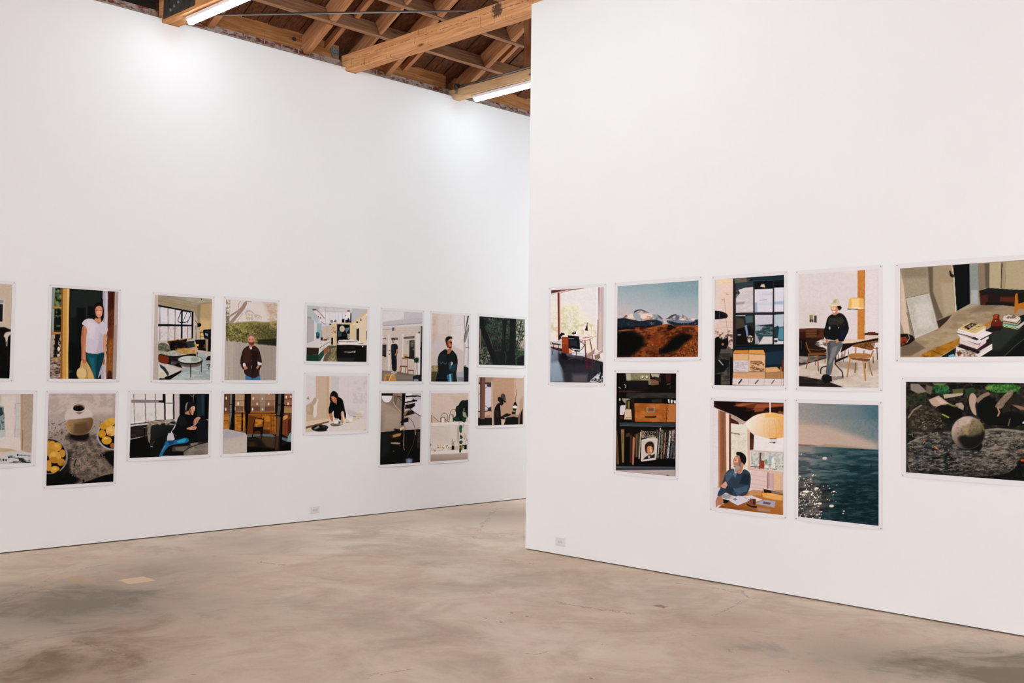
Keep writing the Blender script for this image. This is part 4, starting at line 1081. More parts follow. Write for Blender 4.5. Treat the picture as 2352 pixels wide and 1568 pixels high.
p d8bf98 860 565 1180 560 1500 290 1500 370 1190 610 1150 605 860 590
p e9d4b8@.8~8 1180 600 1500 360 1500 400 1200 630
p c9b08c@.6~4 1130 590 1180 570 1500 300 1500 320
p d9c2a0 1140 610 1290 600 1270 920 1140 900
p e0cdb4 1250 600 1500 420 1500 1000 1340 960 1340 680 1275 680
p 262220 1278 690 1335 680 1330 960 1275 920
p 15171a 862 590 1135 600 1135 920 900 930 862 1040
p 39505c~14 880 660 960 660 960 860 880 860
p 6c8088~12 1030 680 1130 660 1120 700 1060 780
p 0a0c0e~8 890 660 920 670 915 740 890 730
p 0b0c0d~14 930 850 1090 850 1140 900 900 930
e cdbca4 973 690 54 66
e 2a2420 972 690 8 8
l 8c7c6c@.6 3 972 640 972 740
p 0d0d0f 968 482 1020 482 1020 560 968 560
p 0d0d0f 1040 505 1090 500 1090 560 1040 560
p 0d0d0f 1088 470 1105 458 1130 500 1145 560 1088 560
p e8e2e0 1075 330 1150 330 1145 480 1120 470 1100 460 1045 500
p 101012 1150 340 1170 350 1168 560 1140 560
p 8a4c34 1080 296 1140 300 1136 330 1080 328
e 302a28 1045 412 10 10
l d8c8b4 6 1160 590 1500 395
e f0ece8 1492 388 14 18
e 33281e 1290 550 22 20
e 33281e 1370 505 14 20
l 33281e 8 1365 470 1370 500
p cabab0 1085 795 1135 795 1135 880 1085 880
l 2a2420 8 1085 825 1135 825
l 2a2420 8 1085 850 1135 850
p dcd2cc 1100 885 1180 920 1090 905
p 14100e 518 870 560 870 560 940 518 940
p 8a3c24 570 910 650 900 660 940 580 940
p 241612 640 895 710 905 700 920 640 915
p 14100e 740 878 780 880 780 1035 735 1020
p d8c8a8 650 930 740 930 735 1010 690 1010
p d9cfcd~3 225 1000 400 940 700 945 695 990 500 1095 220 1085
l 2a1c18 9 705 965 500 1095
p d8d2d0 490 1110 690 980 690 1030 475 1195
l 3a3634 5 560 1130 600 1060
l 3a3634 5 550 1100 545 1140
p 352a22 218 1088 490 1098 465 1240 216 1245
l 6a3020 8 218 1088 495 1098
p 2f4f44~4 216 1245 465 1240 590 1120 590 1250 500 1380 214 1378
p 16362e@.8~16 216 1250 470 1250 470 1378 216 1378
p a4653a~3 590 1115 690 1040 680 1170 590 1250
p 6b614c~6 690 1040 870 1045 900 1390 560 1385 600 1250 690 1170
p a99a74~16 740 1100 850 1080 840 1385 640 1385 740 1200
n 544c38 .6 30 .6 .5 640 1050 880 1385
p 0f0f0e~8 860 1030 1495 1045 1490 1390 880 1390 850 1250
p 35322c@.7~20 880 1310 1250 1300 1200 1380 900 1385
n 3c382c .5 30 2 .56 930 1060 1250 1120
p 12110f~6 960 1100 1280 1120 1240 1250 960 1200
p b8b0a0~4 1000 1170 1130 1175 1250 1150 1250 1195 1130 1200 1010 1190
n 2a2620 .8 12 .5 .5 1000 1150 1250 1200
e e0d8c8 1408 1065 14 16
p 2e1c14 1440 1040 1495 1050 1490 1160 1440 1100
p e4dad6 905 925 1180 925 1330 955 1330 970 900 955
l 2a1712 11 900 960 1300 968
p e8dedb 915 970 1340 970 1495 1010 1495 1035 915 1030
l 3a2a24 6 915 1030 1495 1040
l 5a4c44 6 1230 920 1290 950
l 5a4c44 6 1320 1000 1420 1010
l 7a6c64 5 1340 1010 1430 985
e 8a8078 1080 972 12 12
p 3c2c28 1488 730 1502 730 1500 920 1488 920
#P9
p d9d0cf 0 0 1800 0 1800 1600 0 1600
p dad3d3 160 140 415 140 415 700 200 900
g cdb6a6 c9b29c 560 220 560 1000 : 415 215 690 215 690 1180 200 1300 210 830 415 700
p c5a98a@.8~12 640 215 700 215 700 1180 640 1190
p dcc8ae@.7~16 700 220 750 220 720 900 700 1100
p cdc8c6~6 740 220 900 225 900 520 740 520
p d6cece@.7~14 1080 225 1120 225 1100 900 1080 900
n cbc2c2 .6 60 1 .55 1200 300 1500 800
p c9c2c2~5 1060 905 1280 985 1280 1060 1110 1060
p d8c4ae~10 200 1180 680 1110 690 1180 205 1290
p 7d5a3a 200 1285 685 1168 745 1190 620 1215 200 1335
p d0bca8~4 200 1340 330 1310 340 1395 195 1395
p a59684~5 215 700 260 640 275 700 295 725 270 715
p e2d6d2~10 355 860 440 690 470 700 440 860 440 1020 410 1090 365 1080
p b9a68c~8 330 760 370 690 400 665 435 690 430 760 380 840 330 790
p b7a488~8 212 850 320 800 370 850 365 960 340 1040 260 1030 214 960
p cbbaa0@.6~20 215 870 280 840 300 960 230 960
e 2e2d29 505 1320 185 72
e 1c1c1a~5 520 1310 160 68
p 8c887c~14 370 1330 470 1260 500 1300 400 1345
p 4a4c44@.7~14 520 1250 640 1260 660 1310 560 1310
l 0d0c0b 8 350 1360 480 1385 600 1380
p dcd3cd~4 690 1190 800 1100 1500 1130 1500 1385 700 1385 640 1350 690 1290
e 8c857c 830 1240 112 36
e 605a54 830 1262 90 16
l 5a5450 8 720 1235 790 1265 900 1270 975 1240
p e6ded6 795 1125 900 1120 895 1220 800 1220
p c0b4a4 795 1125 850 1112 905 1130 860 1150 800 1145
p e2d8d6~3 1040 1030 1110 1030 1112 1165 1040 1165
p a58c84@.8~3 1040 1185 1140 1190 1060 1205
l 9a8478@.8 5 1030 1160 1110 1165
l 8c7468@.8 6 1040 1200 1170 1195
p ece2dc@.8~6 1110 1100 1190 1110 1180 1180 1110 1180
p d9c8b4~3 1270 985 1390 985 1395 1110 1300 1125 1270 1060
p e4dcd2@.8~4 1340 950 1440 945 1450 1000 1390 1010
l b8a898@.8 4 1270 1030 1395 1035
l b8a898@.8 4 1280 1075 1395 1075
p d8c6a8~3 1195 1085 1270 1080 1275 1140 1245 1165 1205 1150
l 3a2420 12 1210 1076 1262 1078
l 7a5c48@.8 8 1285 1118 1330 1122
l 7a6c60@.8 6 1390 1070 1415 1070
l 6a6460 5 1435 1358 1475 1345
p 0d0c0d~4 720 740 700 860 680 930 690 1030 760 1000 790 930 800 1110 900 1115 920 1150 960 1150 940 970 1000 950 1030 1140 1045 1120 1060 1010 1020 930 1020 860 980 700 900 655 860 640
p 26242a@.7~6 985 720 1020 860 1050 1010 1010 960 990 860
p 1b1110~5 705 700 720 600 755 540 800 522 860 560 895 620 900 670 860 700 870 780 830 800 720 760
p 3a241c@.7~6 840 560 890 620 880 700 860 640
p c07c58~5 735 650 790 640 850 680 860 740 835 790 790 770 750 720
p d89c78@.8~8 760 660 810 660 800 710 770 710
l 7a4430@.8 6 760 715 800 705
l 6a3428 7 800 755 825 750
p b07c60 830 790 860 760 845 830
p b97e58~3 690 1015 755 995 775 1060 780 1150 770 1190 735 1160 700 1070
p e0bca0~4 720 1140 790 1130 790 1195 730 1190
p 9a5c40@.8~4 735 1120 775 1130 770 1175 740 1160
p c6946c~3 940 975 985 955 1000 1020 990 1140 1030 1190 960 1230 940 1180 960 1120
p e8cab0@.8~4 970 965 1000 970 1005 1100 1030 1180 990 1200
p 4a5260 895 1170 940 1175 935 1220 895 1225
#P10
p d9d2d4 0 0 900 0 900 1600 0 1600
p ccc5ca~10 530 200 866 222 862 340 520 330
p e0dadd~16 150 200 525 200 520 330 150 380
p c6bfc4~5 145 385 520 335 866 320 862 405 145 460
p a9a2aa 145 448 862 395 862 412 145 465
p dcd3cf~3 145 468 862 420 862 470 145 490
g d2c3bc cbb9b0 500 470 500 1300 : 145 488 830 455 820 1340 135 1260
l c0b1aa@.8 3 145 520 820 495
l c0b1aa@.8 3 145 555 820 530
l c0b1aa@.8 3 145 590 820 565
l c0b1aa 3 600 1100 760 1100
l c0b1aa 3 600 1140 760 1145
l c0b1aa 3 600 1180 780 1190
l c0b1aa 3 600 1220 780 1235
l c0b1aa 3 600 1260 780 1280
p 5c5a66 315 485 358 485 355 545 318 548
l 6a6058 5 145 518 320 515
p ddd6d2 500 600 520 600 510 1290 495 1290
p dbd4d0 245 605 275 605 270 1270 240 1270
p ddd6d2 740 600 830 580 825 1330 745 1320
p 6c645f 520 655 720 635 720 680 522 695
p c9beb4 525 700 620 700 620 980 525 980
n 4a4038 .8 16 1 .6 560 730 620 790
p 2c2724 628 715 720 712 718 1030 622 1030
p 8c8078@.7~8 650 740 710 730 700 840 650 830
p a89c90@.6~5 680 870 715 860 715 890 685 895
p 6a625c 145 675 210 672 208 692 145 695
p 3a3230 140 792 212 790 210 1000 138 1000
p 6a3c34@.7~4 145 860 210 860 208 880 145 885
p 1b1715 138 985 210 985 208 1020 138 1000
p 6e6662 298 668 425 668 425 710 298 710
p d4ccc6 298 710 425 710 425 800 298 800
p c0b09c~4 140 1020 200 1010 200 1110 150 1130
l a8987c 8 150 1120 145 1160 190 1160 190 1270
e 2a2424 268 903 11 9
e 2a2424 266 965 13 11
p 857870 135 1255 300 1270 420 1275 560 1310 820 1350 850 1455 125 1455
p a08a78@.6~30 135 1300 380 1310 380 1455 130 1455
p 6a5e56@.7~10 400 1290 720 1330 700 1350 400 1320
p 2b2b30 832 455 866 460 848 1455 815 1455
p 54505a~3 832 455 866 460 862 740 832 745
l 14161a 8 828 840 822 880
p 17202a 690 1360 760 1340 850 1340 850 1455 690 1455
e 8e9499~4 745 1435 50 22
p c09058~6 195 1330 370 1320 385 1455 130 1455 180 1400
p 9c7248~4 205 1360 300 1360 260 1440 210 1440
l e0cbb0 12 390 1285 320 1330 285 1360 262 1435
l 8a5228 10 495 1030 492 1180 470 1290
l 8a5228 10 590 1030 592 1180 590 1330
l 7a4420 12 465 1180 455 1300
l 8a5228 10 550 1200 560 1310
p a5733c 497 1025 598 1025 595 1060 500 1055
p c8a070@.8 520 960 590 970 585 1020 530 1020
p 7a4826 460 1172 595 1175 590 1195 465 1195
p 7a4c2c 605 1245 705 1245 700 1265 600 1265
l 7a4c2c 8 610 1260 602 1320
l 7a4c2c 8 700 1260 696 1310
p 241d18 535 1005 620 1010 720 1030 720 1055 640 1050 540 1025
p 1c2a1e~4 700 1060 740 1030 800 1040 790 1090 760 1130 720 1100
n 2a4030 .9 16 1 .5 700 1020 810 1120
l 4a4438 4 760 1110 750 1200 775 1350
l 4a4438 4 780 1110 775 1340
l 24202a 6 805 560 798 590
e 2a2428 803 575 14 18
p 121a20~3 300 785 370 770 415 795 425 880 420 930 395 990 400 1100 400 1275 315 1270 305 1100 300 980 295 850
p 26343a@.6~8 310 790 350 790 350 950 310 950
p b98670~3 388 880 415 870 415 920 385 990 362 985 385 930
e b98a72~3 337 728 24 40
p 3a2c26~3 308 690 335 668 368 690 360 720 340 700 315 715
l 4a302a 5 322 718 336 716
l 5a382c 6 328 750 344 750
p d0c8c0 290 1290 350 1270 355 1295 300 1305
p c0b8b0 360 1290 400 1285 398 1310 365 1310
#P11
g d8cac2 cdc0ba 1100 240 1400 900
p c8a58c@.5~60 1030 240 1160 240 1100 700 1025 800
p dcd3d2~30 1400 260 1620 270 1600 900 1380 800
p c9c4c8@.6~40 1080 720 1200 700 1200 900 1060 900
n e0d6ce .3 60 1 .4 1030 250 1500 600
l b8aaa4@.7 4 1400 465 1580 430
l b89c8c@.6 4 1322 340 1325 640
l d8ccca@.8~3 8 1420 260 1400 760
p d8d2d4~5 1620 270 1700 280 1690 1200 1610 1170 1600 900
l 4a4648 7 1605 268 1620 275 1618 545
p 3a2824 1675 272 1700 276 1640 560 1612 780 1605 720 1640 480
p 8c8684~4 1690 430 1705 440 1700 540 1640 740 1615 770 1640 580
l 2a2a2e 6 1685 640 1690 830 1680 1170
l 34343a 8 1640 845 1700 838
p b8aca8@.7~10 1605 780 1640 790 1620 1150 1605 1150
p 101214 1605 1175 1640 1170 1700 1220 1695 1462 1600 1462
l b8c4cc 8 1612 1180 1660 1190 1700 1215
p a99c78~8 1025 1170 1160 1165 1130 1462 1020 1462
p 4c4630~20 1025 1280 1130 1280 1110 1462 1020 1462
n 6a6038 .6 24 1 .55 1025 1170 1150 1400 : 1025 1170 1150 1170 1120 1400 1025 1400
p a8a8b0@.8~20 1480 1290 1605 1270 1600 1462 1480 1462
p 6c747c@.6~20 1490 1380 1610 1380 1600 1462 1490 1462
p 0e1217~4 1290 860 1220 905 1160 960 1130 1080 1150 1220 1110 1380 1100 1462 1484 1462 1470 1300 1490 1200 1500 1080 1480 980 1430 920 1390 880 1340 960
p 18262e@.8~16 1170 980 1290 960 1300 1080 1160 1090
p 1d3c48@.9~10 1320 1120 1380 1100 1420 1160 1480 1120 1490 1200 1430 1290 1340 1260
p 3a6c7c@.8~6 1350 1150 1400 1130 1390 1200 1350 1240
l 7a9aa8@.7~4 8 1170 1100 1200 1140 1230 1100
l 6a8a98@.7~4 8 1230 1110 1270 1150 1300 1110
l 3a5a68@.7~4 10 1380 1220 1450 1190 1480 1140
p d8c4b4~4 1370 1105 1405 1110 1410 1140 1385 1165
p 3a6a88~3 1295 1350 1350 1320 1410 1310 1415 1462 1320 1462
p 8ac0d4~4 1345 1330 1370 1320 1375 1462 1350 1462
p 12384c@.8~4 1380 1340 1410 1330 1412 1462 1395 1462
p b0704c~4 1310 880 1380 850 1390 900 1345 960 1310 965
p b26a44~4 1290 735 1380 705 1392 740 1395 790 1385 850 1340 860 1290 800
p 7a3c22~6 1300 760 1340 770 1350 850 1310 850 1285 790
p e09a70@.7~6 1330 790 1360 780 1365 820 1340 830
p 1f1310~5 1275 740 1275 680 1310 645 1370 640 1402 665 1400 690 1370 690 1320 720 1300 745 1295 800
p 2a1610@.9~4 1330 840 1390 830 1380 862 1340 860
l 14100e 7 1310 742 1360 748
e 2c1a14@.8~3 1378 757 20 20
l b07050 4 1390 750 1398 790
#P12
g b5a290 8f7d6c 250 300 250 800
p 85766a@.7~40 118 170 470 170 470 480 300 400 118 320
p b8a898@.6~60 180 500 440 500 440 800 130 820
p 7a6a5c@.8~20 320 180 400 180 360 360
l 4a3a30 6 400 180 360 360
l 2a2220 6 325 180 360 350
p 120f0f~3 120 172 318 172 310 212 125 210
p e8e2e4~3 118 218 300 215 290 270 250 320 205 332 160 310 130 270
e 14110f 208 336 12 6
l c0ac94~4 18 322 335 360 400 462 508
l 5a4838 5 312 335 350 405 452 512
p cac1c8~3 520 170 800 170 790 560 520 560
p d9d2d8~4 680 280 795 290 795 555 620 440
p bfb2b0~3 540 560 640 530 795 560 790 790 560 795 500 700
p b8a8a0@.7~14 510 700 700 780 510 795
l 241a18 14 610 440 700 510 795 568
p e8e4e4 540 172 650 172 620 208 545 206
p 5a4a48 720 200 795 215 795 235 720 230
l 1c1412 8 400 235 470 300
l 1d1413 12 400 222 470 240
p e6dede 520 245 640 245 620 300 525 318
l 7a6a68 5 540 262 795 262
p 101010 105 840 340 815 790 785 775 1365 88 1395
p 1f2422@.8~40 110 860 240 850 260 1200 110 1280
l 2a2420 10 105 845 330 820 460 812
p 2f2a26@.9~12 725 830 785 825 775 1100 740 1120
n 5c524a .5 30 .6 .6 725 830 785 1150
l 8a7868 6 715 775 790 755
p 0f0b0a~3 468 170 530 170 520 320 500 560 495 720 455 720 462 500
p 14100e~3 530 215 720 205 720 230 540 240
p 14100e~3 510 315 620 305 665 272 735 290 720 312 640 320 520 340
p 191210~3 525 375 690 335 690 390 640 430 520 440
l a88c70~3 10 525 365 600 340 640 325
p 2a1f14~3 490 560 500 520 580 465 640 465 690 520 600 545 520 560
p 8c7454~5 490 540 510 490 570 455 600 450 560 500 520 555
p 101010~3 440 665 460 640 540 590 585 580 580 660 520 672 450 680
l a89078~4 14 545 570 620 615 670 690 695 780 700 880
l 3a2a20 5 590 590 660 670 690 780
p a48c78~4 340 770 380 745 500 735 495 770 440 800 380 800
p 17120f~4 335 775 440 790 440 830 340 815
p d8c8bc~3 440 770 500 735 500 775 440 812
p 0b0908~6 460 810 500 810 490 1400 430 1400 450 900
p 33241a~10 250 880 330 860 440 850 470 880 400 940 300 950 260 920
p b08a58~8 310 890 380 865 460 855 440 900 360 920 320 930
p 17100c@.9~8 260 950 440 940 440 1000 270 1000
p b0a084~6 270 1015 350 1010 440 1020 430 1045 350 1040 290 1035
e 4a4c4a~5 325 1165 16 10
e 5a5a58~4 432 1070 7 8
l b09c78~3 8 505 800 500 950 495 1060 508 1140
l 5a4a38 6 700 880 660 1050 560 1250
p 6a7894~16 530 1300 590 1280 650 1300 640 1362 535 1362
p 9ca8c0@.6~12 560 1310 620 1310 610 1362 560 1362
#P13
g d8c5b8 c9bab0 1200 170 1200 1300
p cbb6a8@.6~50 1300 230 1600 200 1600 300 1400 400
l c0aa9c 5 970 205 1608 180
p d9cec6~4 970 700 1608 680 1605 1040 965 1150
p d2c4bc@.6~40 980 740 1300 740 1280 1000 980 1000
p e5dcd7~3 970 682 1605 660 1605 712 970 735
l b5a59a@.8~4 8 970 738 1600 718
p c2b2a6@.8~10 1410 740 1450 740 1440 1000 1410 1000
p e5dcd8~3 965 1160 1600 1135 1600 1192 965 1220
g b9a89c a08c80 1200 1220 1200 1330 : 965 1222 1600 1196 1598 1302 958 1342
l d0c2b8 26 970 1130 1320 1120
p a06a40 972 545 988 545 988 672 972 672
p cdb8a4 988 575 1020 575 1110 655 990 668
l 6a4e3a 8 1010 572 1100 655 1130 662
p cfc0b2 1135 580 1205 575 1210 668 1130 670
l 5a4030 11 1135 665 1132 600 1150 580 1195 578 1212 610 1212 665
p f0eae4@.8~4 1160 590 1190 590 1190 665 1155 665
l 7a6450 9 1140 558 1165 520 1210 508 1250 540 1262 600 1245 640
l 6a4e3a 9 1212 610 1240 645 1275 660
p d8ccc0 1285 545 1350 540 1350 660 1275 665
l 7a5434 12 1285 545 1275 660
l 2a2420 16 1345 545 1350 655
l 5a4638 8 1285 545 1340 535
l 8a7460 9 1295 540 1300 480 1330 450 1385 448
p 15241b~4 1440 380 1460 330 1500 285 1560 290 1605 280 1605 560 1570 600 1540 680 1500 650 1440 650 1360 650 1350 590 1400 560 1390 480 1400 400
n 0b1410 .8 30 1 .5 1380 300 1605 660 : 1440 380 1500 290 1605 290 1605 560 1540 660 1400 600
p 1c4430~6 1360 600 1430 570 1470 640 1400 650
p 1d4a34@.8~5 1480 590 1540 580 1570 640 1540 680
p a09a84~5 1510 480 1560 500 1590 590 1540 580 1515 560
p 7c9080@.8~5 1520 430 1550 430 1540 480 1520 480
l 20281f 8 1385 480 1400 400 1440 380
l 3a5040 4 1450 660 1445 900 1450 1060
l 3a5040 4 1520 690 1525 760
p 2a5c40~3 1455 720 1490 712 1515 740 1495 780 1500 830 1480 858 1455 840 1450 780
p 1c3c28~3 1465 875 1490 890 1518 930 1490 955 1465 950
p 1f4a34~3 1450 1000 1490 975 1515 1000 1500 1035 1460 1040
p 9a7030~4 1470 1060 1515 1070 1520 1110 1490 1120
p 5a2a1c~4 1455 1065 1480 1060 1480 1100 1455 1100
p 1f5236~3 1455 1110 1490 1100 1495 1140 1465 1205 1450 1170
p 10181a 1535 1060 1582 1052 1580 1130 1535 1132
p 10181a 1505 1050 1535 1060 1530 1080 1505 1070
l 3a4038 5 1540 860 1555 900 1545 980 1530 900
l 5a4434 4 1578 940 1560 1050
s 2a3028 8 6 1555 960 1600 1010
p 141a1c 1322 1070 1365 1065 1365 1138 1320 1140
l 2a4434 6 1330 1070 1330 960
l 2a4434 5 1345 1070 1362 990
s 2a4434 10 6 1325 1000 1370 1060
p e0d0bc~3 1055 1050 1165 1040 1170 1140 1055 1148
p e4dacc~3 1165 1040 1255 1045 1250 1150 1165 1140
s 6a3c20 14 7 1070 1050 1140 1120
s 2a2c20 16 9 1160 1050 1250 1140
e 14161a 1035 1158 10 7
e 14161a 966 1055 6 20
#P14
p 0f1613 0 0 800 0 800 800 0 800
n 3c5044 .8 26 .8 .5 110 150 550 500
n 8c9c94 .7 9 1 .66 200 160 480 420
n 2c3c30 .8 16 .8 .55 110 200 650 720
p 0a0e0c@.5~20 250 420 520 420 540 730 250 730
n 6c5c50 .6 14 .4 .64 230 180 500 560
p 6a7460~10 545 160 655 170 650 560 550 540
n c4bcb4 .9 16 .8 .5 550 180 652 520
n 2a3420 .9 20 .8 .55 540 180 655 560
p b8a494@.8~14 600 430 650 420 645 520 590 500
p 2a3a2c~10 540 560 648 550 645 725 540 725
n 5c6e54 .7 14 .6 .56 540 540 648 725
p 0c1210~8 560 640 645 600 645 728 560 728
p 3c4838~8 105 520 190 500 240 620 270 715 103 715
n a89c8c .8 14 .8 .55 108 500 250 710
n 101810 .8 16 .8 .55 105 500 260 715
p 8c6c60~3 112 280 128 290 130 520 115 540
p b8a8a8~4 110 170 125 180 125 210 112 200
p 060908~4 108 160 160 170 175 260 215 360 240 450 300 600 330 725 280 722 230 600 190 480 140 360 120 260
l 6a5c54@.8 5 170 260 210 340 262 470 265 520
l 7a5444@.8 4 255 440 262 500
p 050808~4 470 170 545 165 535 400 525 560 545 725 450 725 470 500 475 350
p 0a0f0d~5 380 180 440 180 420 400 430 560 400 720 350 720 390 500
l 4c5248@.7 5 375 190 395 340 400 420
l 6c6c60@.7 5 410 560 430 620 425 700
l 17140f 9 610 190 590 330 550 520
l 17140f 7 648 360 600 440 560 520
l 17140f 6 630 240 600 420
#P15
g c09c84 b8957e 400 880 500 1400
p a98a74~3 95 868 272 868 260 960 100 930
p 4a3630~3 95 930 250 930 250 960 95 950
p d4ccd4~3 105 955 250 950 250 1270 98 1280
l 4a3c38 4 100 1080 130 1040
l 4a3c38 5 175 1000 220 970 245 975
l 4a3c38 6 175 1210 220 1240 250 1250
p 3c3432~4 190 960 250 940 250 985 215 985
p 3a3230~5 210 1240 250 1220 250 1280 205 1275
l 3a2c28 10 95 1278 250 1272
p c8b0a4~4 95 1285 250 1280 250 1340 95 1345
p d8a88c@.9~4 215 1275 245 1275 245 1330 215 1330
l 5a3024 7 190 1335 240 1330
p 17110f 92 1355 262 1355 258 1442 90 1445
p 7b5445~3 118 868 180 868 172 1370 118 1370
p 4c2e26~3 118 868 135 868 125 1370 115 1370
p d6c0b0~3 250 920 272 915 272 1438 262 1438
p b59a86~3 265 920 275 868 285 868 285 1438 270 1438
p c8a890~8 525 875 545 875 540 1300 520 1300
p cab4a4~6 545 875 640 876 632 1430 580 1440 545 1300
p b08c74@.6~20 590 1150 632 1100 630 1330 590 1330
p 8a6a54~6 545 1380 630 1240 630 1438 560 1438
p 17110e~3 590 1435 600 1330 625 1240 625 1435
p cdb8a8~8 370 1370 440 1370 410 1438 370 1438
p 120d0b~3 285 1440 285 1300 290 1240 320 1190 345 1175 360 1200 365 1320 370 1440
p 3c2c22@.8~6 305 1270 340 1270 345 1350 310 1350
p 1c1310~3 350 1160 395 1150 400 1185 375 1210 345 1195
p 15100e~3 330 1110 350 1100 385 1120 395 1140 390 1160 350 1165 328 1150
e 17120f 348 1120 18 18
p 4a4032~3 360 1110 370 1072 395 1062 418 1080 425 1130 420 1155 380 1120
p 17110e~3 385 1130 420 1150 432 1165 415 1175 395 1155
p 150f0d~3 365 1340 440 1298 490 1315 470 1335 400 1350 430 1375 370 1370
p 0f0b0a~3 400 1438 430 1350 520 1340 575 1350 570 1438
p a88c78~2 470 1325 580 1320 580 1335 475 1340
p 16110f 498 1280 536 1280 536 1312 498 1312
e 120e0c 530 1250 22 20
l 2a1c18 4 558 1015 540 1160
p 0e0b0a~2 530 1165 545 1160 565 1215 512 1215
e ece6de 535 1225 26 18
l 3a2820 5 545 1250 540 1310
#R0
p e6e2e1 0 0 1000 0 1000 1600 0 1600
p ece6d4@.8~80 150 400 500 380 760 700 760 850 150 850
n d8d0a8 .6 30 .8 .52 270 420 520 800
n cdbf98 .6 34 1.2 .55 150 640 760 840
n c8ccb8 .5 20 .8 .6 150 500 500 780
p 8e5e52 155 210 400 195 600 182 350 215 155 262
p 5c3a38 155 215 300 208 235 235 155 248
p e0d0c8 155 255 300 225 400 212 300 235 155 282
l a06038 6 270 250 420 210 590 184
p 7a3c34 238 245 262 240 268 880 245 880
p c88a70 262 240 272 245 275 800 266 800
p e0c8c4 272 245 280 245 282 780 275 780
p 7c3c48 785 172 796 172 792 1000 785 1000
p cdb8bc~4 796 172 852 170 845 1000 775 1030 760 900 785 600
p a08c84@.8~5 770 600 790 600 780 1010 760 1000
p d8c8b0@.8~5 800 500 830 500 820 980 800 980
l b8a4a4@.8 6 826 172 815 980
l 9a8890@.7 7 845 172 843 960
p cfc8c4~10 150 890 290 890 300 1000 150 960
g 8c98a8 2c3038 200 1000 450 1250 : 145 990 330 1030 560 1050 845 1180 845 1442 142 1438
p a4b4c4@.8~40 142 1180 260 1150 340 1438 142 1438
p 23232a~20 250 1050 480 1120 700 1180 600 1300 330 1300 250 1150
p 34343c@.9~50 330 1200 840 1180 840 1300 680 1438 330 1438
p 6c6468@.8~40 440 1330 640 1330 640 1438 440 1438
p 141216~14 290 1040 350 1050 370 1150 290 1120
p 282428~10 600 1060 845 1170 845 1200 700 1150 600 1100
p 4c2428 145 960 300 990 430 1050 560 1080 560 1095 300 1030 145 985
p d4cccc@.8~5 380 1060 560 1060 740 1000 845 1150 845 1170 700 1130 540 1085
p ecdcc8@.8~14 560 880 700 860 770 1030 700 1030 600 1050
p e0e0e4@.8~14 420 1040 620 1040 600 1085 440 1085
l 3a1c22 10 150 935 145 900
p 241418 160 905 280 930 280 945 165 930
p c8c4c8 180 895 240 900 250 920 180 918
l 4a2428 9 190 930 168 1075
l 4a2428 9 250 940 262 1105
p 181418 250 830 290 775 330 785 335 810 280 830 295 860 255 860
p 8c3c20~3 292 835 392 835 390 1060 300 1040
p a8522c@.7~10 300 860 380 860 380 940 300 930
p d89868~4 390 985 420 980 430 1050 390 1055
p e8dcd8 270 815 380 800 560 800 730 835 620 885 530 870 530 838 380 825
l 9a4434 7 575 848 650 840 690 828
l 7a3034 5 530 870 622 885 710 845
p 17161a 425 790 445 768 480 760 485 790 455 800
e c8c0c0 463 775 9 9
p 2a1418 638 650 640 752 602 745
l 3a1c22 6 645 640 630 660
l c0b4b4 4 645 645 690 715 695 800
p 16191b~3 375 812 522 825 535 905 540 1000 385 985 385 850
l c8c8cc 5 388 850 400 858 460 858
p 33383c@.8~10 400 880 500 880 500 960 400 950
l 2a2a2c 9 410 985 440 1010 550 1010
l 3a3438 9 530 880 600 940 560 1000
l 1c181c 14 470 1020 530 1025
l 2c282c 9 490 1030 488 1110
l 5a4448 9 488 1105 375 1135
l 5a4448 9 488 1105 580 1135
l 5a4448 9 420 1070 580 1110
l 2a1c22 10 378 1130 370 1180
l 2a1c22 10 582 1130 582 1190
l 2a1c22 10 460 1165 455 1225
l 5a1c2a 13 605 885 612 1060 615 1260
l 5a1c2a 11 670 870 700 1030
l 6a2c34 6 540 915 580 880
l 6a2030 9 630 1050 632 1260
l 6a2030 9 705 1060 703 1280
l 6a2030 7 635 1160 700 1150
l 6a2030 6 635 1215 700 1235
p a88c7c~3 640 1060 720 1010 735 1000 720 1060 660 1120 640 1100
p 8c7468~3 730 1080 800 1060 810 1110 740 1130
p b89c90~3 770 1050 845 1000 845 1040 800 1060
l 7a4c3c 8 720 1170 800 1110
l 7a2c34 6 730 990 725 1060
p c9c9cd~2 645 1442 800 1300 845 1330 840 1445
n 2a2a30 .9 22 1 .5 650 1300 845 1445
p 141014~3 800 1200 830 1210 835 1300 820 1400 795 1400 815 1300
#R1
g 8ba5ab bdbcc2 900 130 800 700
p 7f9ca6@.6~120 1000 100 1560 80 1560 330 1000 360
p c8b8bc@.7~50 130 540 400 560 300 740 130 740
n a8b4b8 .2 16 1 .5 130 100 1530 700
p c9bdb9~4 225 745 280 700 410 662 460 610 540 600 600 620 680 660 820 680 880 720 940 770 1000 740 1060 700 1140 680 1200 705 1250 692 1330 740 1400 755 1440 750 1530 765 1530 900 130 900 130 740 190 745
p 4a3e40~4 410 660 430 625 500 598 560 598 640 640 700 665 620 650 560 620 500 620 440 655
p 8a6654~5 225 748 280 700 340 690 300 730 260 750
n 7a5a4c .7 34 1.6 .52 380 630 760 740 : 400 670 540 620 640 660 760 700 760 760 400 760
p 9ba5ae~8 420 660 480 640 510 690 560 740 560 800 440 760 400 700
p e6cfc4~6 540 690 640 670 740 680 720 740 620 790 580 760 530 740
p e4cec4~8 300 700 400 680 420 740 340 760
p c48c6c@.7~10 580 780 620 750 720 750 760 770 640 790
p 98a2ad~8 740 680 830 690 880 730 900 800 960 860 800 800 760 740
p 4a4c54@.8~4 820 682 880 720 925 765 900 770 850 740
p 4a444c~4 960 768 1010 740 1060 700 1140 680 1160 690 1100 720 1040 760
p c0b0ac~6 1040 790 1080 740 1130 760 1110 800
